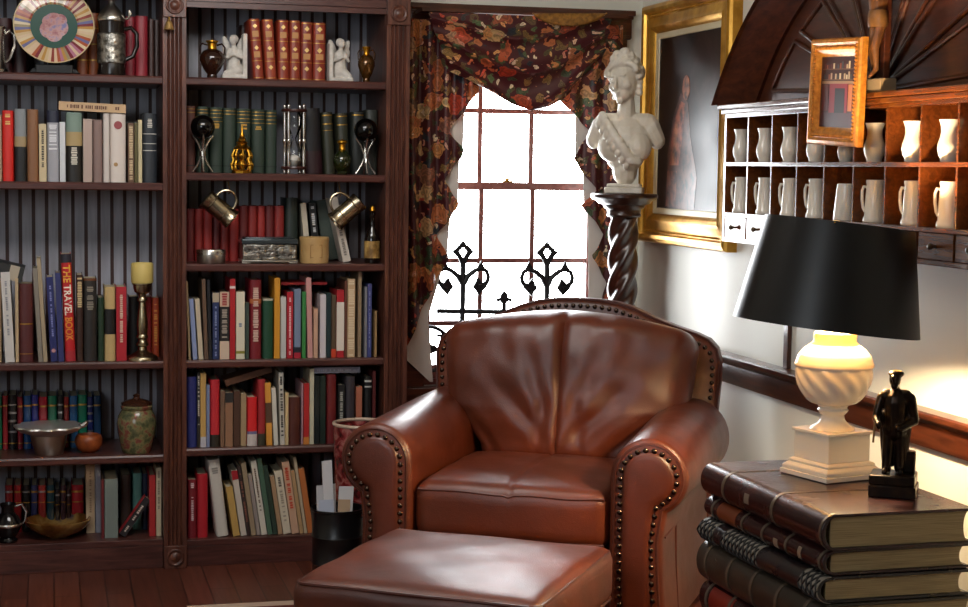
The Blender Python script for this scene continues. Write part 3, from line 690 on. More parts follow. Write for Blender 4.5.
obj('edge_band', MB().tube([M @ Vector((.129*math.cos(a), .129*math.sin(a), .0165)) for a in [2*PI*i/64 for i in range(64)]], .0022, 6, True), mat('#cbb58a', .3), t)
pm = MB()
for cx_, cy_, r in ((0, .012, .034), (.014, -.004, .032), (-.016, -.012, .03), (.0, -.026, .028), (.02, .02, .022), (-.018, .016, .02)):
    pm.lathe([(0, .0062), (r, .0055), (r, .002)], 20, M @ Vector((cx_, cy_, 0)), M)
obj('centre_painting', pm, noisy('portrait_pink', [(.35, '#8e4a58'), (.5, '#b98a86'), (.65, '#6a6a9a')], 45, .3), t)
t = thing('plate_stand', 'black wooden plate stand holding the round painted plate', 'plate stand', (pc.x, Y0 + .06, z + .0005))
obj('base', MB().prism([(-.085, 0), (.085, 0), (.07, .018), (.045, .022), (-.045, .022), (-.07, .018)], -.035, .045, 'y'), M_BLACK, t, bevel=.004)
obj('lip', MB().box(-.06, .06, -.045, -.036, 0, .030), M_BLACK, t, bevel=.003)
obj('support', MB().box(-.02, .02, .046, .056, .0, .15), M_BLACK, t, bevel=.003)
# stein
t = thing('beer_stein', 'dark beer stein with pewter relief band and domed pewter lid on top shelf', 'beer stein', (X_(111.5, 70), Y0 + .05, z + .0005))
lathe_obj('body', [(0, 0), (.046, 0), (.047, .006), (.044, .03), (.0425, .16), (.044, .178), (.041, .18), (.038, .16), (0, .155)], mat('#1c1512', .2), t)
m_, nt, b_, N, L = nodemat('pewter_relief'); v_ = tcoord(N, L); f_ = noise(N, L, v_, 55, 3); L(ramp(N, L, f_, [(.35, '#5a5650'), (.6, '#b5b0a6')]), b_.inputs['Base Color']); b_.inputs['Metallic'].default_value = .9; b_.inputs['Roughness'].default_value = .3; bump(N, L, f_, b_, 1.0, .006)
M_RELIEF = m_
lathe_obj('relief_band', [(.043, .038), (.0475, .042), (.0465, .09), (.0475, .136), (.043, .14)], M_RELIEF, t, 40)
lathe_obj('lid', [(.045, .18), (.047, .186), (.044, .196), (.034, .212), (.020, .228), (.012, .236), (.010, .245), (.014, .252), (.012, .262), (.006, .268), (.009, .275), (0, .283)], M_PEWTER, t)
obj('handle', MB().tube([(.043, 0, .155), (.065, 0, .160), (.083, 0, .140), (.084, 0, .10), (.07, 0, .065), (.043, 0, .052)], .0075, 10), mat('#1c1512', .2), t)
obj('thumb_lift', MB().tube([(.044, 0, .188), (.056, 0, .192), (.062, 0, .205), (.058, 0, .218)], [.004, .004, .006, .005], 8), M_PEWTER, t)
# bell on the centre pilaster
bx = at(169, 26, Y=Y0 - .03)
t = thing('bell', 'small golden bell hanging from the fluted pilaster between the bookcases', 'bell', (bx.x, Y0 - .036, bx.z - .012))
lathe_obj('body', [(.019, 0), (.0165, .004), (.013, .014), (.010, .024), (.004, .031), (0, .032)], mat('#d8b070', .3, .8), t, 20)
obj('hook', MB().tube([(0, 0, .030), (0, 0, .040), (0, .012, .044), (0, .0235, .044)], .002, 6), M_BRASS, t)
# candlestick
z = .712; cx_ = X_(142.5, 350)
t = thing('candlestick', 'turned pewter-brass candlestick carrying a yellow pillar candle on third shelf', 'candlestick', (cx_, Y0 + .055, z + .0005))
lathe_obj('shaft', [(0, 0), (.053, 0), (.053, .006), (.050, .012), (.040, .018), (.026, .026), (.016, .034), (.0145, .044), (.021, .05), (.021, .056), (.015, .062), (.014, .07), (.020, .076), (.020, .082), (.016, .088), (.0175, .10), (.019, .12), (.0165, .15), (.012, .185), (.011, .196), (.017, .202), (.017, .208), (.012, .216), (.013, .224), (.026, .232), (.030, .245), (.031, .256), (.034, .258), (.034, .262), (0, .262)], mat('#b4a688', .27, 1.0), t, 32)
tag(lathe_obj('pillar_candle', [(0, .7745), (.036, .7745 ), (.0375, .78), (.0375, .838), (.034, .843), (.028, .838), (0, .836)], mat('#d8c070', .5, name='wax'), None, 28, (0, 0, 0)), 'thick yellow pillar candle standing on the candlestick', 'candle')
o = COL.objects['pillar_candle']; o.location = (cx_, Y0 + .055, z + .2635 - .7745)
# fourth shelf: bowl, gourd, jar
z = .391
cx_ = X_(49, 450)
t = thing('silver_bowl', 'silver metal bowl with scalloped flaring rim on fourth shelf', 'bowl', (cx_, Y0 + .09, z + .0005))
lathe_obj('body', [(0, 0), (.046, 0), (.048, .004), (.055, .03), (.060, .06), (.061, .072), (.058, .072), (.05, .03), (0, .01)], M_PEWTER, t, 40)
def scal(a, z): return 1 + .07 * math.sin(11 * a) * max(0, (z - .07) / .03)
obj('rim', MB().lathe([(.0605, .066), (.075, .072), (.098, .080), (.112, .094), (.110, .099), (.09, .092), (.072, .083), (.058, .071)], 72, (0, 0, 0), None, 0, scal), mat('#e0dcd6', .42, .85), t)
obj('handle', MB().tube([(.1, 0, .09), (.116, 0, .096), (.126, 0, .104), (.124, 0, .110)], [.008, .009, .007, .003], 8), M_SILVER, t)
t = thing('wooden_bowl', 'small orange-brown carved wooden bowl beside the silver bowl', 'bowl', (X_(89, 446), Y0 + .10, z + .0005))
lathe_obj('body', [(0, 0), (.022, 0), (.036, .010), (.046, .030), (.047, .045), (.042, .058), (.036, .062), (.034, .058), (.036, .045), (.03, .02), (0, .012)], noisy('carved_wood', [(.3, '#6a2f16'), (.7, '#a8562a')], 30, .35, bs=.2), t)
t = thing('ginger_jar', 'marbled green and red glazed jar with brown lid on fourth shelf', 'jar', (X_(137, 448), Y0 + .07, z + .0005))
lathe_obj('body', [(0, 0), (.046, 0), (.050, .006), (.055, .03), (.064, .07), (.067, .10), (.063, .125), (.054, .142), (.050, .148), (.053, .152), (.054, .160), (.050, .164), (0, .162)], noisy('marbled_glaze', [(.25, '#263224'), (.42, '#585a3e'), (.52, '#7a7450'), (.62, '#7a4038'), (.8, '#4a5a44')], 34, .15, bs=.15), t, 40)
lathe_obj('lid', [(.0505, .1642), (.052, .166), (.052, .172), (.035, .180), (.012, .186), (.010, .192), (.013, .198), (0, .204)], noisy('lid_glaze', [(.3, '#2e1a12'), (.7, '#48291c')], 20, .2), t)
# bottom shelf: pitcher, dish
z = .10
t = thing('black_pitcher', 'glossy black pitcher with modelled silver glints at the photo edge on bottom shelf', 'pitcher', (X_(8, 540), Y0 + .06, z + .0005))
lathe_obj('body', [(0, 0), (.03, 0), (.032, .006), (.025, .015), (.04, .04), (.046, .06), (.036, .085), (.022, .10), (.021, .115), (.028, .13), (.024, .131), (.017, .11), (0, .10)], mat('#0e0d0f', .1), t)
lathe_obj('glint_ring', [(.047, .055), (.049, .06), (.047, .065), (.045, .06)], M_SILVER, t)  # silver ring modelled to stand for glints on the black body
obj('handle', MB().tube([(.024, 0, .12), (.045, 0, .125), (.06, 0, .10), (.055, 0, .07), (.044, 0, .055)], .004, 8), M_SILVER, t)
t = thing('glazed_dish', 'wide shallow golden-brown glazed dish with painted blue highlight on bottom shelf', 'dish', (X_(58, 540), Y0 + .114, z + .0005))
obj('body', MB().lathe([(0, 0), (.04, 0), (.045, .004), (.085, .022), (.108, .050), (.111, .060), (.108, .061), (.102, .052), (.08, .030), (0, .014)], 56), noisy('glaze_with_blue_highlight', [(.3, '#3a2010'), (.5, '#8a5a28'), (.62, '#c09a58'), (.75, '#2c3a6a')], 9, .12, .35), t)  # blue highlight painted into the golden-brown glaze colour
# --- bookcase beside the curtain: top shelf vases and angels
z = 1.672
def vase(px, r, h, m1, label):
    t = thing('amphora_vase', label, 'vase', (X_(px, 80), Y0 + .045, z + .0005), group='gold-necked vases on the top shelf')
    k = r / .044; q = h / .128
    lathe_obj('body', [(0, 0), (.016*k, 0), (.018*k, .005*q), (.016*k, .012*q), (.030*k, .03*q), (.044*k, .06*q), (.043*k, .075*q), (.032*k, .092*q), (.016*k, .10*q), (0, .10*q)], m1, t)
    lathe_obj('neck', [(.0162*k, .099*q), (.015*k, .108*q), (.016*k, .118*q), (.022*k, .124*q), (.022*k, .128*q), (.012*k, .126*q), (.010*k, .105*q)], M_GOLD, t)
    for s in (-1, 1): obj('handle', MB().tube([(s*.016*k, 0, .112*q), (s*.034*k, 0, .118*q), (s*.044*k, 0, .105*q), (s*.042*k, 0, .08*q)], .003*k, 8), m1, t)
vase(212, .043, .126, mat('#2a140c', .12, coat=.5), 'dark brown vase with gold neck beside the raised-slab angel')
vase(366, .030, .122, mat('#5a3a14', .15, .6, .5), 'bronze-gold vase with gold neck next to the fluted pilaster')
def angel(px, label, mir):
    t = thing('angel_bookend', label, 'bookend', (X_(px, 78), Y0 + .055, z + .0005), group='white angel bookends on the top shelf')
    b = MB(); s = mir
    b.box(-.042, .042, -.035, .035, 0, .012)
    b.box(-.042*s if s > 0 else .028, -.028 if s > 0 else .042, -.034, .034, .01, .152 if s < 0 else .13)
    b.cap((.0, 0, .030), (.0*s, 0, .075), .027, .020); b.cap((.0, -.002, .07), (0, -.004, .10), .020, .013)
    b.cap((0, -.004, .10), (.002*s, -.006, .112), .008, .008); b.ell((.004*s, -.010, .130), (.0135, .015, .017))
    b.ell((0, -.002, .134), (.016, .016, .016)); b.cap((.018, -.006, .095), (.026, -.024, .070), .007, .006); b.cap((.026, -.024, .07), (.012*s + .006, -.030, .082), .006, .005)
    b.cap((-.018, -.006, .095), (-.024, -.022, .07), .007, .006); b.cap((-.024, -.022, .07), (.004*s, -.03, .082), .006, .005)
    b.cap((.014, -.012, .03), (.03*s, -.028, .018), .016, .009)
    for q in (-1, 1):
        M = Matrix.Rotation(q * .35, 4, 'Y'); b.ell((q*.022, .016, .112), (.012, .006, .036), M); b.ell((q*.026, .018, .085), (.009, .005, .03), M)
    o = obj('figure', b, M_STONE, t); sculpt(o, .0028, 2)
angel(234, 'white stone angel bookend with raised back slab, beside the dark brown vase', -1)
angel(340, 'white stone angel bookend leaning its arm out, beside the bronze-gold vase', 1)
# second shelf
z = 1.351
def orb(px, label, m1):
    t = thing('sphere_ornament', label, 'ornament', (X_(px, 172, .035), Y0 + .045, z + .0005), group='polished black spheres on curved stands')
    o = obj('sphere', MB().ell((0, 0, .155), .0415, None, 32, 20), m1, t)
    for s in (-1, 1):
        obj('stand_arc', MB().tube([(s*(.034 - .028*math.sin(PI*i/14)), 0, .003 + .124*i/14) for i in range(15)], .0035, 8), M_SILVER, t)
        obj('stand_arc', MB().tube([(0, s*(.034 - .028*math.sin(PI*i/14)), .003 + .124*i/14) for i in range(15)], .0035, 8), M_SILVER, t)
    lathe_obj('collar', [(.007, .055), (.0115, .057), (.0115, .073), (.007, .075)], M_SILVER, t, 20)
orb(203, 'black stone sphere on curved silver stand in front of dark green volumes', noisy('black_stone', [(.35, '#050505'), (.6, '#0c0a09'), (.72, '#5a4a3c')], 9, .08))
orb(366, 'black sphere on curved silver stand next to the fluted pilaster', noisy('black_glass', [(.35, '#040404'), (.8, '#0d0c0c')], 9, .05))
t = thing('gilt_pagoda', 'openwork gold pagoda ornament before the dark green volumes', 'ornament', (X_(242, 172), Y0 + .05, z + .0005))
lathe_obj('base', [(0, 0), (.034, 0), (.034, .008), (.030, .012), (0, .012)], M_GOLD, t, 8, smooth=False)
b = MB()
for k in range(8):
    a = 2*PI*k/8; ca, sa = math.cos(a), math.sin(a)
    b.tube([(.032*ca, .032*sa, .012), (.036*ca, .036*sa, .03), (.028*ca, .028*sa, .045), (.034*ca, .034*sa, .06), (.024*ca, .024*sa, .082)], .004, 6)
    b.ell((.034*ca, .034*sa, .03), .0065, None, 8, 6); b.ell((.031*ca, .031*sa, .06), .006, None, 8, 6)
b.ell((0, 0, .03), (.016, .016, .018)); b.ell((0, 0, .06), (.014, .014, .016))
obj('openwork', b, M_GOLD, t)
lathe_obj('spire', [(.026, .080), (.030, .086), (.022, .092), (.017, .100), (.020, .105), (.013, .111), (.014, .117), (.008, .124), (.009, .130), (.004, .140), (.003, .160), (0, .164)], M_GOLD, t, 16)
t = thing('hourglass', 'tall hourglass with white sand in a dark wooden post frame', 'hourglass', (X_(294.5, 172), Y0 + .06, z + .0005))
for zz in (.016, .213): lathe_obj('end_plate', [(0, zz), (.044, zz), (.046, zz + .004), (.044, zz + .010), (0, zz + .010)], mat('#3a1a14', .3), t)
for k in range(4):
    a = PI/4 + k*PI/2 + .12; c = (.038*math.cos(a), .038*math.sin(a), 0)
    lathe_obj('post', [(0, 0), (.005, 0), (.007, .006), (.004, .014), (.0055, .03), (.006, .07), (.0045, .105), (.0075, .11), (.0075, .118), (.0045, .122), (.006, .16), (.0055, .20), (.004, .224), (.007, .232), (.005, .238), (0, .242)], M_SILVER, t, 12, c)
m_, nt, b_, N, L = nodemat('hourglass_glass'); m_ = M_GLASS
lathe_obj('glass_bulbs', [(0, .0265), (.02, .0265), (.028, .045), (.028, .07), (.015, .10), (.004, .119), (.015, .14), (.028, .17), (.028, .195), (.02, .2125), (0, .2125)], m_, t, 24)
lathe_obj('sand', [(0, .0275), (.018, .0275), (.026, .046), (.023, .055), (.012, .063), (0, .068)], mat('#e8e0d4', .8), t, 20)
t = thing('flask', 'round dark green glass flask with gold neck beside the hourglass', 'flask', (X_(342, 173, .04), Y0 + .04, z + .0005))
lathe_obj('body', [(0, 0), (.018, 0), (.02, .004), (.016, .010), (.028, .025), (.033, .045), (.030, .062), (.018, .078), (.011, .084), (0, .085)], mat('#1a2208', .06, coat=.6), t)
lathe_obj('neck', [(.0112, .083), (.013, .088), (.011, .094), (.012, .104), (.018, .110), (.018, .116), (.010, .119), (0, .124)], M_GOLD, t)
# third shelf: hanging mugs etc.
z = 1.042; zu = 1.351 - .026
def mug(px, py, sgn, label):
    c = at(px, py, Y=Y0 + .042)
    t = thing('pewter_mug', label, 'mug', (c.x, Y0 + .042, c.z), group='pewter mugs hanging tilted under the second shelf')
    ax = Vector((sgn * math.cos(math.radians(40)), 0, -math.sin(math.radians(40))))
    M = ax.to_track_quat('Z', 'Y').to_matrix()
    hM = MB().lathe([(0, -.058), (.033, -.058), (.0355, -.055), (.034, -.05), (.032, -.02), (.0335, .03), (.0345, .05), (.037, .054), (.0365, .058), (.033, .058), (.031, .04), (.030, -.045), (0, -.05)], 36, (0, 0, 0), M)
    for zz in (-.035, .02): hM.lathe([(.0325, zz), (.0345, zz + .003), (.0325, zz + .006)], 36, (0, 0, 0), M)
    obj('body', hM, mat('#b0a288', .26, 1.0), t)
    up = Vector((sgn * math.sin(math.radians(40)), 0, math.cos(math.radians(40))))
    P = []
    for i in range(13):
        a = PI * i / 12
        P.append(ax * (.036 * math.cos(a)) * -1 + up * (.032 + .042 * math.sin(a)))
    top = max(P, key=lambda p: p.z); d_ = zu - (c.z + top.z)
    obj('handle', MB().tube(P, .0045, 8), mat('#b0a288', .26, 1.0), t)
    obj('hook', MB().tube([(top.x, 0, top.z - .012), (top.x + .006, 0, top.z - .010), (top.x + .007, 0, top.z), (top.x, 0, top.z + d_ - .001)], .0016, 6), M_BRASS, t)
mug(219, 209, 1, 'pewter mug hanging tilted above the red volumes')
mug(347, 211.5, -1, 'pewter mug hanging tilted above the white leaning book')
t = thing('round_tin', 'low round pewter tin before the red volumes', 'tin', (X_(211, 262), Y0 + .05, z + .0005))
lathe_obj('body', [(0, 0), (.047, 0), (.049, .003), (.049, .030), (0, .030)], M_PEWTER, t, 40)
lathe_obj('lid', [(.0505, .0302), (.0505, .044), (.048, .048), (0, .049)], M_SILVER, t, 40)
x0, x1 = X_(241, 250), X_(297, 250)
t = thing('pewter_casket', 'rectangular pewter casket with embossed sides and slate lid', 'box', ((x0 + x1)/2, Y0 + .085, z + .0005))
hw = (x1 - x0)/2
obj('body', MB().box(-hw + .004, hw - .004, -.055, .055, .012, .066), M_RELIEF, t, bevel=.004)
obj('lid', MB().box(-hw, hw, -.06, .06, .0665, .084).box(-hw + .012, hw - .012, -.05, .05, .084, .09), mat('#5c6468', .2, .7), t, bevel=.004)
obj('base', MB().box(-hw, hw, -.06, .06, .004, .0118).box(-hw, -hw + .03, -.06, -.03, 0, .004).box(hw - .03, hw, -.06, -.03, 0, .004).box(-hw, -hw + .03, .03, .06, 0, .004).box(hw - .03, hw, .03, .06, 0, .004), M_PEWTER, t, bevel=.001)
t = thing('wooden_canister', 'pale wooden canister with a square carved panel', 'canister', (X_(315, 258), Y0 + .07, z + .0005))
ml = noisy('pale_wood', [(.3, '#b89058'), (.7, '#d2ae76')], 12, .5)
lathe_obj('body', [(0, 0), (.050, 0), (.051, .003), (.051, .078), (0, .078)], ml, t, 40)
lathe_obj('lid', [(.052, .0782), (.052, .088), (.049, .091), (0, .092)], ml, t, 40)
obj('square_panel', MB().tube([(-.02, -.0485, .02), (.02, -.0485, .02), (.02, -.0485, .064), (-.02, -.0485, .064)], .0018, 6, True), mat('#a87e48', .5), t)
t = thing('liquor_bottle', 'dark glass bottle with golden label against the fluted pilaster', 'bottle', (X_(372, 258), Y0 + .05, z + .0005))
lathe_obj('body', [(0, 0), (.025, 0), (.027, .004), (.027, .085), (.022, .105), (.010, .125), (.009, .165), (.011, .168), (.011, .178), (0, .180)], mat('#120b08', .06, coat=.5), t)
lathe_obj('label_band', [(.0272, .018), (.0278, .018), (.0278, .078), (.0272, .078)], noisy('bottle_label', [(.4, '#7a5a2c'), (.6, '#c09a58')], 30, .4), t)
lathe_obj('stopper', [(.0095, .1805), (.012, .184), (.009, .198), (0, .202)], M_GOLD, t, 16)
# ------------------------------------------------------------------ window dressing
def floral():
    m, nt, b, N, L = nodemat('floral_chintz')
    v0 = tcoord(N, L); nz = N('ShaderNodeTexNoise'); nz.inputs['Scale'].default_value = 26; L(v0, nz.inputs['Vector'])
    va = N('ShaderNodeVectorMath'); va.operation = 'MULTIPLY_ADD'; va.inputs[1].default_value = (.075, .075, .075); L(nz.outputs['Color'], va.inputs[0]); L(v0, va.inputs[2])
    def layer(scale, stops, thr, prev, seed, cut):
        mp = N('ShaderNodeMapping'); mp.inputs['Location'].default_value = (seed, seed*.7, seed*1.3); L(va.outputs[0], mp.inputs[0])
        vo = N('ShaderNodeTexVoronoi'); vo.inputs['Scale'].default_value = scale; L(mp.outputs[0], vo.inputs['Vector'])
        sp = N('ShaderNodeSeparateColor'); L(vo.outputs['Color'], sp.inputs[0])
        col = ramp(N, L, sp.outputs[0], stops)
        sn = N('ShaderNodeMath'); sn.operation = 'SINE'; mu = N('ShaderNodeMath'); mu.operation = 'MULTIPLY'; mu.inputs[1].default_value = 34; L(vo.outputs['Distance'], mu.inputs[0]); L(mu.outputs[0], sn.inputs[0])
        mr = N('ShaderNodeMapRange'); mr.inputs['From Min'].default_value = -1; mr.inputs['To Min'].default_value = .55; mr.inputs['To Max'].default_value = 1.15; L(sn.outputs[0], mr.inputs[0])
        mm = N('ShaderNodeMix'); mm.data_type = 'RGBA'; mm.blend_type = 'MULTIPLY'; mm.inputs[0].default_value = 1; L(col, mm.inputs[6]); L(mr.outputs[0], mm.inputs[7])
        lt = N('ShaderNodeMath'); lt.operation = 'LESS_THAN'; lt.inputs[1].default_value = thr; L(vo.outputs['Distance'], lt.inputs[0])
        gt = N('ShaderNodeMath'); gt.operation = 'GREATER_THAN'; gt.inputs[1].default_value = cut; L(sp.outputs[1], gt.inputs[0])
        ml = N('ShaderNodeMath'); ml.operation = 'MULTIPLY'; L(lt.outputs[0], ml.inputs[0]); L(gt.outputs[0], ml.inputs[1])
        mx = N('ShaderNodeMix'); mx.data_type = 'RGBA'; L(ml.outputs[0], mx.inputs[0])
        if prev is None: mx.inputs[6].default_value = (*lin('#48181c'), 1)
        else: L(prev, mx.inputs[6])
        L(mm.outputs[2], mx.inputs[7]); return mx.outputs[2]
    p = layer(24, [(0, '#5c6e46'), (.35, '#38432f'), (.6, '#96703c'), (.9, '#2a3038')], .44, None, 3, .2)
    p = layer(12.5, [(0, '#a83424'), (.2, '#c98a52'), (.4, '#b05236'), (.6, '#d4b27a'), (.8, '#7c2430'), (1, '#b86c3e')], .46, p, 1, .18)
    p = layer(34, [(0, '#ecdcb8'), (.5, '#d84a3a'), (1, '#e0b46c')], .32, p, 7, .5)
    L(p, b.inputs['Base Color']); b.inputs['Roughness'].default_value = .42; b.inputs['Specular IOR Level'].default_value = .5
    return m
M_FLORAL = floral()
M_LINING = mat('#d6d2cc', .7)
def sheet(name, rows, xl, xr, Y, mats, parent, amp, folds, ph=0.0, nu=70):
    ys = rows
    def f(u, v):
        y = ys[0] + (ys[1] - ys[0]) * v
        a, b = interp(xl, y), interp(xr, y); x = a + (b - a) * u
        p = at(x, y, Y=Y)
        return Vector((p.x, Y + amp * math.sin(2*PI*(x - 400)/folds + ph + .4*math.sin(v*5)) * (.6 + .4*v), p.z))
    o = obj(name, MB().grid(nu, 110, f), mats, parent, angle=80)
    s = o.modifiers.new('solid', 'SOLIDIFY'); s.thickness = .0015; s.offset = 0
    return o
YC = 6.018
def centered(root):
    for c in root.children: c.matrix_parent_inverse = root.matrix_basis.inverted()
t = thing('curtain', 'floral curtain with zigzag edge hanging beside the bookcase pilaster', 'curtain', (1.32, YC, .6))
sheet('pleated_panel', (19, 376), [(12, 411), (110, 407), (300, 400), (340, 401), (356, 402), (376, 404)], [(12, 470), (75, 478), (91, 479), (131, 449), (149, 463), (158, 461), (180, 443), (202, 459), (208, 458), (235, 437), (257, 448), (262, 446), (304, 425), (330, 414), (356, 404), (376, 405)], YC, M_FLORAL, t, .021, 17)
sheet('white_lining', (100, 382), [(100, 440), (300, 415), (330, 414), (356, 402.5), (382, 430)], [(100, 467), (112, 464.5), (150, 463), (158, 459.5), (203, 457.5), (214, 450), (257, 447), (264, 444), (318, 428), (382, 433)], YC + .032, M_LINING, t, .003, 30)
centered(t)
t = thing('curtain', 'floral curtain with zigzag edge hanging behind the white marble bust', 'curtain', (2.05, YC, .8))
sheet('pleated_panel', (25, 345), [(12, 600), (60, 588), (90, 566), (101, 561), (131, 590), (136, 588), (158, 572.5), (189, 595.6), (193, 594), (205.5, 582), (235, 605), (256, 591), (283, 608), (297, 603), (345, 598)], [(12, 624), (130, 622), (345, 618)], YC, M_FLORAL, t, .016, 20)
sheet('white_lining', (96, 345), [(96, 576), (116, 575.5), (158, 575), (168, 583), (206, 584), (210, 588), (345, 589)], [(96, 614), (345, 612)], YC + .032, M_LINING, t, .003, 30)
centered(t)
# swag
def swag(u, v):
    s = 2*u - 1
    xa = 428 + (612 - 428) * u; ya = 12 + 7 * u
    lo = interp([(0, 70), (.12, 78), (.27, 91), (.4, 104), (.53, 111), (.66, 106), (.76, 98), (.88, 80), (1, 64)], u)
    xb = 448 + (602 - 448) * u
    w_ = v
    x = xa + (xb - xa) * v; y = ya + (lo - ya) * w_ * (.75 + .25 * (1 - s*s))
    y = ya + (lo - ya) * v
    p = at(x, y, Y=YC - .085)
    fold = (abs(math.sin(v * 8.5 - 2.2 * (1 - s*s) + .6 * s))**.7 - .5) * .052 * (1 - .45*abs(s)) * min(1, v*5)
    bulge = .03 * math.sin(PI * min(1, v*1.05)) * (1 - s*s)
    return Vector((p.x, YC - .085 - bulge + fold, p.z))
t = thing('swag_valance', 'floral swag draped in folds across the top of the window', 'valance', (1.7, YC - .05, 1.9))
o = obj('swag', MB().grid(90, 70, swag), M_FLORAL, t, angle=80); s = o.modifiers.new('solid', 'SOLIDIFY'); s.thickness = .002
def swag2(u, v):
    s = 2*u - 1
    x = 532 + (606 - 532) * u; y = 13 + (26 - 13) * v * (1 - s*s)**.7 + .3
    p = at(x, y, Y=YC - .125); return Vector((p.x, YC - .130 - .01 * math.sin(PI*v), p.z))
o = obj('gold_fringe', MB().grid(40, 8, swag2), noisy('gold_braid', [(.3, '#6a4418'), (.7, '#b07c34')], 60, .5, bs=.4), t, angle=80); s = o.modifiers.new('solid', 'SOLIDIFY'); s.thickness = .003
tl = at(426, 12, Y=YC).z
obj('mounting_board', MB().box(at(418, 12, Y=YC).x, at(622, 18, Y=YC).x, YC - .075, YB - .049, 1.943, 1.955), M_TRIM, t, smooth=False)
centered(t)
# iron grille standing on the window stool
YG = YB - .042
def G(px, py): q = at(px, py, Y=YG); return Vector((q.x, YG, q.z))
t = thing('iron_grille', 'black wrought-iron grille with fleur finials standing before the window', 'window grille', (1.62, YG, .56))
def flat(pts, th=.010): return MB().prism([(G(*p).x, G(*p).z) for p in pts], YG - th/2, YG + th/2, 'y')
def bar(pts, r, parent=t, name='bar'): return obj(name, MB().tube([G(*p) for p in pts], [q*.0068 for q in r] if isinstance(r, list) else r*.0066, 8), M_IRON, parent)
def ringpoly(outer, inner, th=.010):
    mb = MB(); n = len(outer); V = []
    for y in (YG - th/2, YG + th/2):
        V.append([[mb.bm.verts.new((G(*p).x, y, G(*p).z)) for p in L_] for L_ in (outer, inner)])
    for i in range(n):
        k = (i + 1) % n
        for s in (0, 1): mb.face([V[s][0][i], V[s][0][k], V[s][1][k], V[s][1][i]])
        for q in (0, 1): mb.face([V[0][q][i], V[0][q][k], V[1][q][k], V[1][q][i]])
    return mb
zs_ = .5585
def fin(x0, y0):
    post = obj('post', MB().tube([G(x0, y0 + 24), G(x0, y0 + 42), Vector((G(x0, y0).x, YG, zs_))], .0108, 8), M_IRON, t)
    out = [(x0 + a, y0 + b) for a, b in ((0, 0), (3, 4), (11, 12), (8, 14.5), (4.5, 19), (2.5, 24), (-2.5, 24), (-4.5, 19), (-8, 14.5), (-11, 12), (-3, 4))]
    inn = [(x0 + a, y0 + b) for a, b in ((0, 7), (1.2, 8), (4, 11.3), (3.4, 12.6), (1.6, 15.5), (.7, 17.5), (-.7, 17.5), (-1.6, 15.5), (-3.4, 12.6), (-4, 11.3), (-1.2, 8))]
    obj('diamond_finial', ringpoly(out, inn), M_IRON, t, smooth=False)
    for s in (-1, 1):
        P = [(x0 + s*a, y0 + b) for a, b in ((0, 44), (5, 36), (12, 30.5), (18, 28), (23.5, 31), (25.5, 37), (24, 42), (20, 46), (15.5, 47))]
        bar(P, [1.9, 1.5, 1.3, 1.2, 1.2, 1.2, 1.3, 1.6, 2.2], t, 'scroll')
        lf = [(x0 + s*a, y0 + b) for a, b in ((14.5, 37), (12, 43), (9.5, 47), (13, 51), (15.5, 55), (20, 50.5), (24, 46), (20.5, 44), (17.5, 40.5))]
        obj('leaf', flat(lf, .009), M_IRON, t, smooth=False)
        lt = [(x0 + s*a, y0 + b) for a, b in ((18, 20.5), (15, 26), (13, 31.5), (18, 30.8), (24.5, 32), (21.5, 27))]
        obj('leaf', flat(lt, .009), M_IRON, t, smooth=False)
fin(463, 240); fin(547, 241)
obj('small_fleur', flat([(504, 291), (507, 294), (508, 297.5), (512.5, 299), (510.5, 302), (508, 301), (506, 303), (506, 312), (502, 312), (502, 303), (500, 301), (497.5, 302), (495.5, 299), (500, 297.5), (501, 294)], .010), M_IRON, t, smooth=False)
bar([(437, 311), (600, 313.5)], 1.4); bar([(437, 335.5), (600, 338)], 1.0)
cc = G(428, 349)
for x0, z0, r in ((cc.x, cc.z, .084), (G(504, 352).x, G(504, 352).z, .084), (G(572, 354).x, G(572, 354).z, .084)):
    obj('ring', MB().tube([Vector((x0 + r*math.cos(2*PI*i/40), YG, z0 + r*math.sin(2*PI*i/40))) for i in range(40)], .0075, 8, True), M_IRON, t)
    L_ = [(x0 + a*.0035, z0 + b*.0035) for a, b in ((0, 11), (3, 5), (9, 3), (11, 0), (9, -3), (3, -5), (0, -11), (-3, -5), (-9, -3), (-11, 0), (-9, 3), (-3, 5))]
    obj('leaf', MB().prism(L_, YG - .005, YG + .005, 'y'), M_IRON, t, smooth=False)
obj('base_rail', MB().box(G(437, 300).x - .0, G(600, 300).x, YG - .006, YG + .006, zs_, zs_ + .014), M_IRON, t, smooth=False)
centered(t)
# ------------------------------------------------------------------ pedestal and bust
px_, py_ = 1.950, 5.56
M_PED = wood('twisted_walnut', [(.3, '#241009'), (.6, '#3a1c10'), (.8, '#4c2818')], (5, 5, 1), .3, .3)
t = thing('pedestal', 'dark wooden column pedestal with spiral-twist shaft, below the marble bust', 'pedestal', (px_, py_, 0))
lathe_obj('top', [(0, 1.258), (.075, 1.258), (.092, 1.264), (.098, 1.272), (.112, 1.278), (.118, 1.284), (.118, 1.294), (.113, 1.298), (0, 1.298)], M_PED, t, 40)
mb = MB(); nz_, na = 150, 40
V = []
for jz in range(nz_ + 1):
    zz = .30 + (1.215 - .30) * jz / nz_; R = []
    for k in range(na):
        a = 2*PI*k/na; r = .046 + .008 * math.cos(4*(a - zz*16))
        R.append(mb.bm.verts.new((r*math.cos(a), r*math.sin(a), zz)))
    V.append(R)
for jz in range(nz_):
    for k in range(na): mb.face([V[jz][k], V[jz][(k+1) % na], V[jz+1][(k+1) % na], V[jz+1][k]])
mb.face(V[0][::-1]); mb.face(V[-1])
obj('shaft', mb, M_PED, t, angle=70)
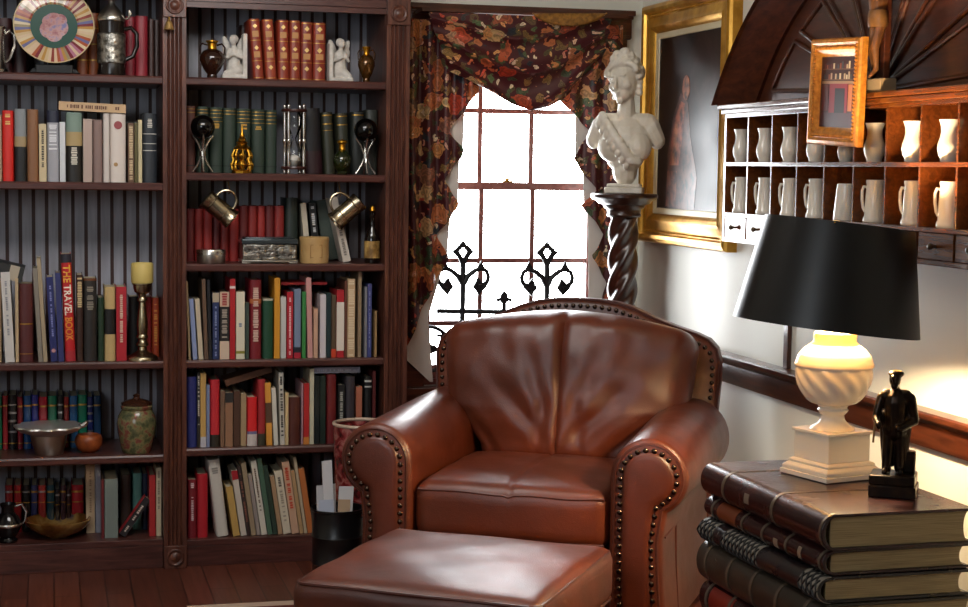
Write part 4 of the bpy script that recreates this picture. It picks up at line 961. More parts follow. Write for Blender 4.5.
lathe_obj('collar', [(0, 1.2152), (.056, 1.2152), (.062, 1.222), (.058, 1.23), (.060, 1.24), (.072, 1.25), (.074, 1.2578), (0, 1.2578)], M_PED, t, 36)
lathe_obj('base', [(0, 0), (.15, 0), (.15, .03), (.14, .045), (.12, .06), (.10, .10), (.075, .14), (.07, .2), (.06, .28), (.055, .2998), (0, .2998)], M_PED, t, 40)
m_, nt, b_, N, L = nodemat('white_marble'); v_ = tcoord(N, L); f_ = noise(N, L, v_, 7, 6, .6, 1.5); L(ramp(N, L, f_, [(.35, '#cfc6b6'), (.6, '#e6dfd2')]), b_.inputs['Base Color']); b_.inputs['Roughness'].default_value = .3
b_.inputs['Subsurface Weight'].default_value = .0
M_MARBLE = m_
t = thing('marble_bust', 'white marble bust of a woman with gathered hair, on the twisted pedestal', 'bust', (px_, py_, 1.2985), (0, 0, math.radians(-24)))
b = MB()
# torso (front is -y)
b.ell((0, 0, .185), (.112, .072, .085)); b.ell((-.055, -.036, .160), (.055, .050, .052)); b.ell((.055, -.036, .160), (.055, .050, .052))
b.cap((-.10, .005, .225), (-.128, .006, .185), .042, .034); b.cap((.10, .005, .225), (.128, .006, .185), .042, .034)
b.cap((-.09, .005, .235), (.09, .005, .235), .042, .042)
b.ell((0, 0, .125), (.078, .056, .055)); b.cap((0, .002, .10), (0, .002, .076), .050, .052)
b.cap((0, .004, .24), (.002, -.004, .30), .043, .035)
# head turned a little to its own right
b.cap((.002, -.004, .29), (.0, -.010, .325), .036, .034)
Hc = Vector((0, 0, 0)); hb = MB()
hb.ell(Hc, (.049, .058, .064)); hb.ell(Hc + Vector((-.006, -.020, -.038)), (.034, .036, .030)); hb.ell(Hc + Vector((-.008, -.046, -.060)), (.014, .013, .012))
hb.cap(Hc + Vector((-.010, -.056, .012)), Hc + Vector((-.012, -.070, -.014)), .006, .0085)
hb.ell(Hc + Vector((-.012, -.055, -.030)), (.013, .007, .004)); hb.ell(Hc + Vector((-.012, -.053, -.038)), (.011, .007, .0045))
for s in (-1, 1):
    hb.ell(Hc + Vector((-.008 + s*.021, -.050, .019)), (.014, .008, .004)); hb.ell(Hc + Vector((-.008 + s*.021, -.046, .004)), (.010, .008, .005))
    hb.ell(Hc + Vector((s*.050, .006, -.008)), (.006, .011, .016)); hb.ell(Hc + Vector((-.006 + s*.026, -.038, -.014)), (.017, .017, .016))
rh = random.Random(5)
hb.ell(Hc + Vector((0, .014, .022)), (.057, .058, .058))
for i in range(150):
    a = rh.uniform(0, 2*PI); e = rh.uniform(-.25, 1.5); d = Vector((math.cos(a)*math.cos(e), math.sin(a)*math.cos(e), math.sin(e)))
    if d.y < -.25 and d.z < .58: continue
    r = rh.uniform(.009, .014)
    hb.ell(Hc + Vector((d.x*.060, .010 + d.y*.061, .018 + d.z*.062)), (r, r*1.3, r*.8), Matrix.Rotation(rh.uniform(0, 3), 4, 'Y'))
for i in range(15):
    a = PI*i/14; hb.ell(Hc + Vector((.057*math.cos(a), -.036 + .012*abs(math.cos(a)), .030 + .030*math.sin(a))), (.0125, .013, .0105), Matrix.Rotation(a, 4, 'Y'))
for q, r in (((-.020, .0, .086), .018), ((.016, -.004, .090), .017), ((-.002, .020, .086), .022), ((-.030, -.012, .076), .015), ((.030, .004, .076), .016), ((.0, -.016, .084), .014), ((0, .050, -.006), .034)): hb.ell(Hc + Vector(q), r)
for s in (-1, 1):
    for i in range(4): hb.ell(Hc + Vector((s*(.053 - .002*i), .014 - .003*i, .006 - .017*i)), (.013, .014, .012))
bmesh.ops.transform(hb.bm, matrix=Matrix.Translation((-.004, -.018, .384)) @ Matrix.Rotation(math.radians(-20), 4, 'Z') @ Matrix.Rotation(math.radians(-7), 4, 'Y') @ Matrix.Rotation(math.radians(6), 4, 'X') @ Matrix.Diagonal((1.14, 1.08, 1.05, 1)), verts=hb.bm.verts[:])
_hm = bpy.data.meshes.new('head_tmp'); hb.bm.to_mesh(_hm); hb.bm.free(); b.bm.from_mesh(_hm); bpy.data.meshes.remove(_hm)
# drapery across one shoulder and the chest
for i in range(16):
    u = i/15; p0 = Vector((-.092 + .125*u, -.040 - .050*math.sin(PI*u*.8), .262 - .150*u)); b.ell(p0, (.019, .016, .018 + .004*math.sin(i*2.3)))
    if i % 2: b.ell(p0 + Vector((-.020, .004, -.012)), (.014, .013, .020), Matrix.Rotation(.5, 4, 'Y'))
for i in range(7):
    u = i/6; b.ell(Vector((.030 + .03*u, -.082 + .012*u, .112 - .004*u)), (.014, .012, .012))
o = obj('figure', b, M_MARBLE, t); sculpt(o, .0030, 1); o.scale = (.86, .92, 1.02)
obj('socle', MB().box(-.066, .066, -.06, .06, 0, .022).box(-.058, .058, -.052, .052, .022, .034), M_MARBLE, t, bevel=.004)
# ------------------------------------------------------------------ big picture and wall hutch
XW = XR
def wall_frame(y0, y1, z0, z1, prof, X, sgn=1):
    """moulding swept round a rectangle in the wall plane; prof = [(inset, lift)]"""
    mb = MB(); R = []
    for ins, lift in prof:
        R.append([mb.bm.verts.new((X - lift, a, b_)) for a, b_ in ((y0 + ins, z0 + ins), (y1 - ins, z0 + ins), (y1 - ins, z1 - ins), (y0 + ins, z1 - ins))])
    for A, B in zip(R, R[1:]):
        for k in range(4): mb.face([A[k], A[(k+1) % 4], B[(k+1) % 4], B[k]])
    return mb
fy0, fy1, fz0, fz1 = 5.150, 6.005, 1.112, 1.995
t = thing('framed_painting', 'large dark painting in a wide gilt frame on the wall behind the bust', 'painting', (XW, 5.6, fz0))
M_GILT = noisy('gilt_moulding', [(.3, '#a8741e'), (.6, '#d29c3c'), (.8, '#e8bc5c')], 14, .32, .6)
obj('frame', wall_frame(fy0, fy1, fz0, fz1, [(0, 0), (0, .035), (.006, .045), (.018, .05), (.03, .046), (.036, .036), (.05, .030), (.07, .034), (.085, .040), (.095, .036), (.104, .026), (.108, .020)], XW), M_GILT, t, angle=30)
obj('liner', wall_frame(fy0 + .108, fy1 - .108, fz0 + .108, fz1 - .108, [(0, .020), (.002, .024), (.020, .020), (.024, .014)], XW), mat('#d8c9a4', .35), t, angle=30)
for zz in (fz0 + .043, fz1 - .043):
    bd = MB()
    for i in range(60): bd.ell((XW - .0355, fy0 + .08 + (fy1 - fy0 - .16) * i/59, zz), (.004, .0055, .004), None, 6, 4)
    obj('bead_trim', bd, M_GILT, t)
m_, nt, b_, N, L = nodemat('dark_varnished_canvas')
v_ = tcoord(N, L, (1, 1, 1)); f_ = noise(N, L, v_, 5, 5, .6, .4)
L(ramp(N, L, f_, [(.3, '#120b09'), (.55, '#2a1a14'), (.75, '#40302a')]), b_.inputs['Base Color']); b_.inputs['Roughness'].default_value = .36; b_.inputs['Specular IOR Level'].default_value = .25; b_.inputs['Coat Weight'].default_value = .0; b_.inputs['Coat Roughness'].default_value = .25
cv = obj('canvas', MB().box(XW - .016, XW - .003, fy0 + .125, fy1 - .125, fz0 + .125, fz1 - .125), m_, t, smooth=False)
# painted figure: thin raised paint shapes lying on the canvas
def blot(pts, col, k):
    return obj('painted_shape', MB().prism(pts, XW - .0165 - .0003*k, XW - .0155, 'x'), noisy('painted_robe', [(.35, '#1c110d'), (.6, col)], 26, .35), cv, smooth=False)
cy_ = 5.60
blot([(cy_ + .16, 1.245), (cy_ - .10, 1.24), (cy_ - .12, 1.36), (cy_ - .05, 1.50), (cy_ - .02, 1.62), (cy_ + .05, 1.66), (cy_ + .12, 1.58), (cy_ + .17, 1.44)], '#5a3224', 1)
blot([(cy_ + .15, 1.40), (cy_ + .06, 1.40), (cy_ + .02, 1.52), (cy_ + .01, 1.62), (cy_ + .05, 1.63), (cy_ + .11, 1.56), (cy_ + .14, 1.48)], '#a8583a', 2)
blot([(cy_ + .13, 1.40), (cy_ + .09, 1.40), (cy_ + .07, 1.55), (cy_ + .10, 1.55)], '#c07a52', 3)
blot([(cy_ + .00 + .035*math.cos(a), 1.675 + .045*math.sin(a)) for a in [2*PI*i/16 for i in range(16)]], '#b8683f', 3)
blot([(cy_ + .18, 1.25), (cy_ + .08, 1.25), (cy_ + .07, 1.38), (cy_ + .17, 1.38)], '#84492e', 2)
for ob in t.children: ob.matrix_parent_inverse = t.matrix_basis.inverted()
# hutch
XH = 2.07; NY = 10; CW = .1755; HY1 = 4.957; HY0 = HY1 - NY*CW - .016; th = .009
t = thing('wall_hutch', 'dark varnished wall hutch with cubbyholes, small drawers and an arched sunburst top', 'hutch', (XW, (HY0 + HY1)/2, 1.159))
def H(name, mb, m, par=None, **k):
    o = obj(name, mb, m, par or t, **k); return o
b = MB()
b.box(XW - .008, XW, HY0, HY1, 1.159, 1.585)
for y in (HY0, HY1 - .016): b.box(XH, XW - .008, y, y + .016, 1.159, 1.575)
b.box(XH, XW - .008, HY0 + .016, HY1 - .016, 1.159, 1.172); b.box(XH, XW - .008, HY0 + .016, HY1 - .016, 1.239, 1.251)
b.box(XH, XW - .008, HY0 + .016, HY1 - .016, 1.398, 1.410)
b.box(XH, XW - .008, HY0 + .016, HY1 - .016, 1.549, 1.575)
for i in range(1, NY):
    y = HY1 - .008 - i*CW
    b.box(XH + .001, XW - .008, y - th/2, y + th/2, 1.251, 1.398); b.box(XH + .001, XW - .008, y - th/2, y + th/2, 1.410, 1.549); b.box(XH + .02, XW - .008, y - th/2, y + th/2, 1.172, 1.239)
H('carcass', b, M_HUTCH, smooth=False, bevel=.0012)
H('cornice', MB().box(XH - .022, XW, HY0 - .014, HY1 + .014, 1.575, 1.590).box(XH - .012, XH, HY0 - .006, HY1 + .006, 1.560, 1.575), M_HUTCH, bevel=.003)
for i in range(NY):
    y0, y1 = HY1 - .008 - (i+1)*CW + th/2 + .001, HY1 - .008 - i*CW - th/2 - .001
    if i == 0: y1 -= .005
    if i == NY - 1: y0 += .005
    d = H('drawer', MB().box(XH + .002, XH + .014, y0, y1, 1.1735, 1.2375).box(XH + .014, XW - .012, y0 + .004, y1 - .004, 1.176, 1.225), M_HUTCH, smooth=False, bevel=.001)
    M = Matrix.Rotation(-PI/2, 4, 'Y')
    H('knob', MB().lathe([(0, -.001), (.005, -.001), (.004, .006), (.0085, .012), (.0085, .016), (.005, .020), (0, .021)], 16, (XH + .002, (y0 + y1)/2, 1.206), M), mat('#6a5a48', .3, .6), d)
# arched top
yc = (HY0 + HY1)/2
zc1, R1 = .903, 1.171; zc2, R2 = .997, 1.011
z1 = 1.590
def arcpts(zc, R, n=48):
    s = math.asin((z1 - zc)/R); return [(yc + R*math.cos(s + (PI - 2*s)*i/n), zc + R*math.sin(s + (PI - 2*s)*i/n)) for i in range(n + 1)]
oa = arcpts(zc1, R1); ia = arcpts(zc2, R2)
mb = MB(); n = len(oa)
def RV(L_, X): return [mb.bm.verts.new((X, y, max(z, z1 + .0005))) for y, z in L_]
mid = [(0.35*a[0] + .65*b_[0], .35*a[1] + .65*b_[1]) for a, b_ in zip(oa, ia)]
rings = [RV(oa, XW), RV(oa, XH - .02), RV([(o_[0]*.97 + i_[0]*.03, o_[1]*.97 + i_[1]*.03) for o_, i_ in zip(oa, ia)], XH - .024), RV([(o_[0]*.93 + i_[0]*.07, o_[1]*.93 + i_[1]*.07) for o_, i_ in zip(oa, ia)], XH - .012), RV(mid, XH + .03), RV([(o_[0]*.06 + i_[0]*.94, o_[1]*.06 + i_[1]*.94) for o_, i_ in zip(oa, ia)], XH + .068), RV(ia, XH + .072), RV(ia, XW - .04)]
for A, B in zip(rings, rings[1:]):
    for k in range(n - 1): mb.face([A[k], A[k+1], B[k+1], B[k]])
for s in (0, n - 1): mb.face([r[s] for r in rings])
H('arch', mb, M_HUTCHD, angle=30)
mb = MB(); mb.prism(ia, XW - .052, XW - .001, 'x')
pn = H('sunburst_panel', mb, M_HUTCHD, smooth=False)
SC = (yc + .03, 1.60); Xp = XW - .052
def rib(name, pts, r=.0045): return H(name, MB().tube([(Xp - .001, y, z) for y, z in pts], r, 8), M_HUTCHD, pn)
def hit(ang, m_=.06):
    # distance from SC along ang to the inner arch minus margin
    lo, hi = 0, 2
    for _ in range(40):
        mid_ = (lo + hi)/2; y, z = SC[0] + mid_*math.cos(ang), SC[1] + mid_*math.sin(ang)
        if (y - yc)**2 + (z - zc2)**2 < (R2 - m_)**2: lo = mid_
        else: hi = mid_
    return lo
NB = 9; edges = [PI * k / NB for k in range(NB + 1)]
for k in range(NB):
    a0, a1_ = edges[k] + .035, edges[k+1] - .035
    if k == 0: a0 = .045
    if k == NB - 1: a1_ = PI - .045
    r0 = .05
    P = [(SC[0] + r0*math.cos(a0), SC[1] + r0*math.sin(a0))]
    for i in range(9):
        a = a0 + (a1_ - a0)*i/8; r = hit(a); P.append((SC[0] + r*math.cos(a), SC[1] + r*math.sin(a)))
    P.append((SC[0] + r0*math.cos(a1_), SC[1] + r0*math.sin(a1_)))
    H('wedge_moulding', MB().tube([(Xp - .001, y, z) for y, z in P], .0075, 8, True), M_HUTCHD, pn)
H('brass_catch', MB().box(XH - .004, XH - .0005, HY1 - .008 - 4.65*CW, HY1 - .008 - 4.42*CW, 1.241, 1.253), M_BRASS, bevel=.001)
for ob in t.children:
    ob.matrix_parent_inverse = t.matrix_basis.inverted()
# ceramic vessels in the cubbies
def vase_profile(k=1.0): return [(0, 0), (.024, 0), (.026, .003), (.0255, .008), (.032, .020), (.0355, .034), (.034, .048), (.028, .064), (.025, .078), (.026, .092), (.031, .106), (.0325, .110), (.030, .110), (.024, .095), (.022, .078), (.03, .04), (0, .012)]
def stein_profile(): return [(0, 0), (.0295, 0), (.031, .003), (.030, .012), (.027, .017), (.0255, .06), (.0225, .100), (.024, .104), (.024, .111), (.022, .112), (.0205, .100), (.023, .03), (0, .012)]
XV = XH + .034
def pitcher(label, loc, sz, group):
    t = thing('ceramic_vase', label, 'vase', loc, group=group)
    lathe_obj('body', [(r*sz*.80, z*sz*.93) for r, z in vase_profile()], M_CERAM, t, 32); return t
def tank(label, loc, group, rot):
    t = thing('ceramic_mug', label, 'mug', loc, (0, 0, rot), group)
    lathe_obj('body', stein_profile(), M_CERAM, t, 32)
    obj('handle', MB().tube([(0, .022, .092), (0, .030, .094), (0, .0335, .083), (0, .0335, .06), (0, .030, .038), (0, .025, .028)], .0042, 8), M_CERAM, t)
    return t
g1, g2 = 'white ceramic vases in the upper cubbies', 'white ceramic mugs in the lower cubbies'
FR = [.30, .33, .33, .32, .36, .30, .46, .46, .46]
on = ['first', 'second', 'third', 'fourth', 'fifth', 'sixth', 'seventh', 'eighth', 'ninth']
pv = mg = None
for i in range(9):
    y = HY1 - .008 - (i + .5)*CW
    lb = 'white waisted ceramic vase in the %s upper cubby counted from the gilt painting' % on[i]
    y = HY1 - .008 - FR[i]*CW - i*CW; l = (XV, y, 1.4105)
    if i == 4: pitcher('small white ceramic vase in upper cubby mostly hidden by the gold-framed picture', l, .8, g1)
    elif pv is None: pv = pitcher(lb, l, 1.0, g1)
    else: dup(pv, l, (0, 0, 0), lb)
for i in range(9):
    y = HY1 - .008 - (i + .5)*CW
    lb = 'tall white ceramic mug in the %s lower cubby counted from the gilt painting' % on[i]
    y = HY1 - .008 - FR[i]*CW - i*CW; l = (XV + .006, y, 1.2515)
    if i == 4:
        t4 = thing('ceramic_beaker', 'plain tapered white ceramic beaker without handle in a lower cubby', 'beaker', l, group=g2)
        lathe_obj('body', [(0, 0), (.034, 0), (.035, .003), (.026, .098), (.024, .100), (.03, .01), (0, .008)], M_CERAM, t4, 32)
    elif mg is None: mg = tank(lb, l, g2, .9)
    else: dup(mg, l, (0, 0, .9 + .1*math.sin(i*3)), lb)
# small gold framed picture hung before the hutch
t = thing('framed_picture', 'small picture of a red fireplace room in ornate gold frame hung on the hutch', 'picture', (XH - .034, 4.092, 1.595), (math.radians(2.5), 0, 0))
def SF(name, mb, m, par=None, **k): return obj(name, mb, m, par or t, **k)
hw, hh = .147, .142
mb = wall_frame(-hw, hw, -hh, hh, [(0, 0), (0, .016), (.004, .022), (.012, .024), (.020, .019), (.028, .020), (.036, .016), (.044, .010), (.050, .008)], 0.0)
M_G2 = noisy('ornate_gold', [(.3, '#a8641c'), (.6, '#d08a34'), (.8, '#e2a44a')], 60, .38, .25, bs=.3)
SF('frame', mb, M_G2, angle=30)
for s in (-1, 1):
    bd = MB()
    for i in range(26): bd.ell((-.019, s*(hw - .026), -hh + .02 + (2*hh - .04)*i/25), (.005, .006, .0042), None, 8, 5)
    SF('bead_trim', bd, M_G2)
    bd = MB()
    for i in range(26): bd.ell((-.019, -hw + .03 + (2*hw - .06)*i/25, s*(hh - .026)), (.005, .0042, .005), None, 8, 5)
    SF('bead_trim', bd, M_G2)
pc_ = SF('painting', MB().box(-.0085, -.001, -hw + .046, hw - .046, -hh + .046, hh - .046), mat('#3a1c1c', .35), smooth=False)
def pd(y0, y1, z0, z1, c, k=1): SF('painted_shape', MB().box(-.0087 - .0002*k, -.008, y0, y1, z0, z1), mat(c, .4), pc_, smooth=False)
pd(-.09, .09, -.09, -.055, '#4a3038'); pd(-.06, .045, -.055, .022, '#8a1f2c'); pd(-.045, .012, -.055, .010, '#1a1014', 2); pd(-.09, .09, .022, .029, '#a08060', 2)
pd(.05, .088, -.05, .02, '#5a2a2a', 2); pd(-.088, -.065, -.05, .02, '#c07038', 2)
for r_, z0 in enumerate((.034, .062)):
    pd(-.088, .088, z0 - .003, z0, '#6a4a34', 2)
    for i in range(13):
        if random.random() < .85:
            y = -.082 + i*.0128; pd(y, y + .008, z0, z0 + random.uniform(.010, .02), random.choice(['#b09a80', '#5a2c2c', '#c8b89a', '#3a4048', '#8a4a30']), 3)
SF('name_plate', MB().box(-.0215, -.018, -.025, .025, -hh + .007, -hh + .016), M_BRASS)
SF('hanging_hook', MB().box(-.001, .0215, -.012, .012, -.004, .0), M_BRASS)
# crucifix
t = thing('crucifix', 'carved wooden figure on a dark cross standing on the hutch before its sunburst', 'crucifix', (XH - .002, 3.945, 1.5902), (0, 0, -PI/2))
obj('base', MB().box(-.045, .045, -.016, .030, 0, .034), mat('#8a7a62', .5), t, bevel=.002)
obj('cross', MB().box(-.019, .019, .006, .024, .034, .52).box(-.15, .15, .006, .024, .36, .395), M_HUTCHD, t, bevel=.002)
b = MB()
b.cap((-.012, -.004, .17), (-.012, -.014, .112), .016, .0125); b.cap((.014, -.004, .17), (.010, -.016, .115), .016, .0125)
b.cap((-.012, -.014, .112), (-.004, -.006, .055), .0115, .007); b.cap((.010, -.016, .115), (.006, -.008, .058), .0115, .007)
b.cap((-.004, -.007, .054), (-.004, -.022, .040), .007, .005); b.cap((.006, -.009, .058), (.006, -.024, .044), .007, .005)
b.ell((0, -.004, .19), (.028, .019, .026)); b.cap((0, -.004, .20), (0, -.005, .27), .022, .030); b.ell((0, -.005, .285), (.036, .020, .022))
b.cap((-.034, -.004, .295), (-.085, 0, .335), .012, .009); b.cap((.034, -.004, .295), (.085, 0, .335), .012, .009)
b.cap((-.085, 0, .335), (-.135, .002, .372), .009, .006); b.cap((.085, 0, .335), (.135, .002, .372), .009, .006)
b.ell((-.138, .001, .377), (.009, .006, .010)); b.ell((.138, .001, .377), (.009, .006, .010))
b.cap((0, -.006, .30), (.004, -.012, .325), .010, .010); b.ell((.006, -.016, .345), (.017, .020, .023)); b.ell((.006, -.033, .343), (.004, .006, .005)); b.ell((.006, -.022, .327), (.010, .010, .010))
o = obj('figure', b, noisy('carved_limewood', [(.3, '#4a2c16'), (.7, '#704828')], 30, .4), t); sculpt(o, .003, 2)
obj('loincloth', MB().lathe([(.030, .165), (.033, .175), (.032, .195), (.029, .208), (.026, .206), (.028, .18)], 24, (0, -.005, 0), Matrix.Diagonal((1, .75, 1)).to_4x4()), noisy('carved_cloth', [(.3, '#5a3a1e'), (.7, '#7e5830')], 30, .4), t)
# ------------------------------------------------------------------ rug, armchair, ottoman
m_, nt, b_, N, L = nodemat('woven_rug'); v_ = tcoord(N, L); f_ = noise(N, L, v_, 60, 3); L(ramp(N, L, f_, [(.3, '#5a2620'), (.7, '#7a3a2e')]), b_.inputs['Base Color']); b_.inputs['Roughness'].default_value = .95
RX0, RX1, RY0, RY1 = .40, 2.10, 2.9, 5.172
t = thing('rug', 'red-brown rug with pale border lying under the armchair and ottoman', 'rug', ((RX0 + RX1)/2, (RY0 + RY1)/2, 0))
rx, ry = (RX1 - RX0)/2, (RY1 - RY0)/2
obj('field', MB().box(-rx + .05, rx - .05, -ry + .05, ry - .05, 0, .006), m_, t, smooth=False)
bo = MB()
for a in ((-rx, rx, -ry, -ry + .05), (-rx, rx, ry - .05, ry), (-rx, -rx + .05, -ry + .05, ry - .05), (rx - .05, rx, -ry + .05, ry - .05)): bo.box(*a, 0, .0065)
obj('border', bo, mat('#c8ae98', .9), t, smooth=False)
ZR = .0068
def nails(path, r, step, M=None):
    mb = MB()
    for p in resample(path, step): mb.ell(p, (r, r*.55, r), None, 8, 5)
    return mb
CH = thing('armchair', 'brown leather club armchair with rolled arms and brass nailhead trim', 'armchair', (1.232, 4.436, ZR), (0, 0, math.radians(-30)))
AX, AZ, AR = .395, .535, .109
def arm_profile():
    P = [(.292, .10), (.286, .30), (.286, .45)]
    P += arc(AX, AZ, AR, 180, -62, 22)
    P += [(.443, .415), (.436, .36), (.440, .25), (.452, .10)]
    return P
def offset(P, d):
    n = len(P); out = []
    area_ = sum(P[i][0]*P[(i+1) % n][1] - P[(i+1) % n][0]*P[i][1] for i in range(n))
    sg = 1 if area_ > 0 else -1
    for i in range(n):
        a, b, c = Vector(P[i-1]), Vector(P[i]), Vector(P[(i+1) % n])
        e1, e2 = (b - a).normalized(), (c - b).normalized()
        n1, n2 = Vector((-e1.y, e1.x)) * sg, Vector((-e2.y, e2.x)) * sg
        m = (n1 + n2); m = m.normalized() if m.length > 1e-6 else n1
        out.append(tuple(b + m * d / max(.5, m.dot(n1))))
    return out
for s, nm in ((-1, 'arm'), (1, 'arm')):
    P = [(s*x, z) for x, z in arm_profile()]
    mb = MB(); rings = []
    for y, ins in ((.0, .022), (.003, .012), (.010, .004), (.020, 0), (.24, -.005), (.50, -.012), (.76, -.015), (.80, -.008)):
        Q = offset(P, ins) if ins else P
        zf = 0.0
        rings.append([mb.bm.verts.new((x, y, z)) for x, z in Q])
    for A, B in zip(rings, rings[1:]):
        for k in range(len(A)): mb.face([A[k], A[(k+1) % len(A)], B[(k+1) % len(A)], B[k]])
    mb.face(rings[0][::-1]); mb.face(rings[-1])
    ar = obj('arm', mb, M_LEATHER, CH, angle=50)
    # inset scroll panel
    Q = offset(P, .034); mb = MB(); rings = []
    for y, ins in ((.002, 0), (-.006, .002), (-.011, .010), (-.013, .022)):
        R = offset(Q, ins) if ins else Q
        rings.append([mb.bm.verts.new((x, y, z)) for x, z in R])
    for A, B in zip(rings, rings[1:]):
        for k in range(len(A)): mb.face([A[k], A[(k+1) % len(A)], B[(k+1) % len(A)], B[k]])
    mb.face(rings[0][::-1]); mb.face(rings[-1])
    pn = obj('front_panel', mb, M_PANEL, ar, angle=60)
    Q2 = offset(P, .031)
    path = [(x, -.006, z) for x, z in Q2]
    o = obj('nailhead_trim', nails(path, .0078, .0235), M_NAIL, ar)
    mb = MB().tube([(x, .003, z) for x, z in offset(P, .016)], .005, 6, False)
    mb.tube([(s*.448, y, .10) if False else (s*(.4405), y, .37) for y in (.02, .78)], .003, 6)
    for y in (.2, .42, .62): mb.tube([(s*.4415, y, .37), (s*.4445, y, .25), (s*.4535, y, .11)], .003, 6)
    obj('welt', mb, M_WELT, ar)
# base rail and back frame
obj('seat_rail', MB().rbox((.572, .70, .20), .012, (8, 8, 4), None, (0, .41, .20)), M_LEATHER, CH, angle=50)
obj('deck', MB().box(-.284, .284, .08, .78, .30, .318), M_PANEL, CH)
half = [(.452, .10), (.455, .40), (.462, .58), (.470, .70), (.470, .765), (.458, .805), (.432, .832), (.39, .850), (.33, .868), (.26, .892), (.19, .922), (.13, .940), (.07, .948), (0, .950)]
OUT = half + [(-x, z) for x, z in half[-2::-1]]
lean = lambda z: .10 * max(0, z - .40)
mb = MB(); rings = []
for y, ins in ((.800, .018), (.804, .008), (.815, 0), (.90, 0), (.918, .006), (.924, .018)):
    Q = offset(OUT, ins) if ins else OUT
    rings.append([mb.bm.verts.new((x, y + lean(z), z)) for x, z in Q])
for A, B in zip(rings, rings[1:]):
    for k in range(len(A)): mb.face([A[k], A[(k+1) % len(A)], B[(k+1) % len(A)], B[k]])
mb.face(rings[0][::-1]); mb.face(rings[-1])
bf = obj('back_frame', mb, M_LEATHER, CH, angle=50)
pth = [Vector((x, .799 + lean(z), z)) for x, z in offset(OUT, .020)][2:-2]
obj('nailhead_trim', nails(pth, .0078, .024), M_NAIL, bf)
obj('welt', MB().tube([Vector((x, .813 + lean(z), z)) for x, z in offset(OUT, -.001)][1:-1], .0045, 6), M_WELT, bf)
# back cushion
def crest(x): return .060 * (1 - min(1, abs(x) / .37) ** 1.8)
def bc(p):
    x, y, z = p
    u, v = x / .41, z / .24
    face = max(0, (-y) / .10)
    x2 = x * (1.01 + .07*v) * (1 - .04 * (1 - v) * 0)
    bul = .075 * max(0, 1 - u*u)**.8 * max(0, 1 - (v*.95)**2)**.7 + .02 * max(0, -v) * max(0, 1 - u*u)
    cr = 0
    cr += .017 * math.exp(-(x / .010)**2) * (1 if v > -.75 else .3)                       # centre seam
    if v > .15: cr += .005 * math.sin(x * 66 + 1.0) * ((v - .15) / .85)**1.6 * (1 - .5*abs(u))   # gathers under the top seam
    for (xa, za, xb, zb, w, d) in ((-.03, -.17, -.24, .06, .026, .016), (.03, -.17, .22, .03, .024, .016), (-.02, -.14, -.12, .15, .022, .012), (.02, -.12, .14, .14, .024, .012), (-.30, -.20, -.36, .05, .03, .012), (.20, -.21, .34, -.05, .03, .013), (-.10, -.20, -.02, .0, .02, .011), (.12, -.20, .03, .0, .02, .011)):
        ax, az = xb - xa, zb - za; tt = max(0, min(1, ((x - xa)*ax + (z - za)*az) / (ax*ax + az*az)))
        dd = math.hypot(x - xa - tt*ax, z - za - tt*az); cr += .5*d * math.exp(-(dd/w)**2) * math.sin(PI * (.15 + .85*tt)) - .2*d*math.exp(-((dd - 1.7*w)/w)**2)
    cr += .004 * math.sin(x*23 + z*17 + 1) * math.sin(z*31 - x*9)
    y2 = y - face * (bul - cr)
    z2 = z + crest(x) * max(0, .5 + .5*v) * (1 if v > -1 else 0)
    return Vector((x2, y2, z2))
bcx = MB().rbox((.765, .18, .445), .058, (72, 14, 46), bc)
bmesh.ops.transform(bcx.bm, matrix=Matrix.Translation((.012, .700, .644)) @ Matrix.Rotation(math.radians(-9), 4, 'X'), verts=bcx.bm.verts[:])
for v in bcx.bm.verts:
    # cushion narrows between the arms
    if v.co.z < .62:
        lim = .284 + max(0, v.co.z - .50) / .12 * .10
        k = lim / .40
        if abs(v.co.x) > 0: v.co.x *= k if v.co.z <= .5 else min(1, lim / .40 + 0)
bcu = obj('back_cushion', bcx, M_LEATHER, CH, angle=70)
wp = []
for i in range(49):
    x = -.36 + .72*i/48
    wp.append((x, 0, 0))
# seat cushion
def sc(p):
    x, y, z = p
    u, v = x/.285, y/.29
    if z > 0: z += .022 * max(0, 1 - u**4) * max(0, 1 - v**4) - .006 * math.exp(-(x/.006)**2)
    else: z *= 1
    if y < 0: y -= .018 * max(0, 1 - u*u)
    z += .002 * math.sin(x*30 + y*12) * math.sin(y*25)
    return Vector((x, y, z))
scu = obj('seat_cushion', MB().rbox((.566, .58, .16), .038, (56, 40, 10), sc, (0, .300, .400)), M_LEATHER, CH, angle=70)
def welt_loop(z, hx, y0, y1, f):
    return [f(Vector((x, y0, z))) for x in [-hx + 2*hx*i/24 for i in range(25)]] + [f(Vector((hx, y, z))) for y in [y0 + (y1 - y0)*i/12 for i in range(1, 13)]] + [f(Vector((-hx, y, z))) for y in [y1 + (y0 - y1)*i/12 for i in range(13)]]
wl = [sc(Vector((x, -.289, .062))) + Vector((0, .300 + .006, .400)) for x in [-.27 + .54*i/30 for i in range(31)]]
wl2 = [Vector((p.x, p.y,   .400 - .066)) for p in wl]
obj('welt', MB().tube(wl, .0045, 6).tube(wl2, .0045, 6), M_WELT, scu)
for x in (-.37, .37):
    for y in (.06, .86):
        obj('foot', MB().lathe([(0, 0), (.022, 0), (.026, .006), (.040, .035), (.044, .06), (.036, .085), (.034, .0995), (0, .0995)], 20, (x, y, 0)), M_PED, CH)
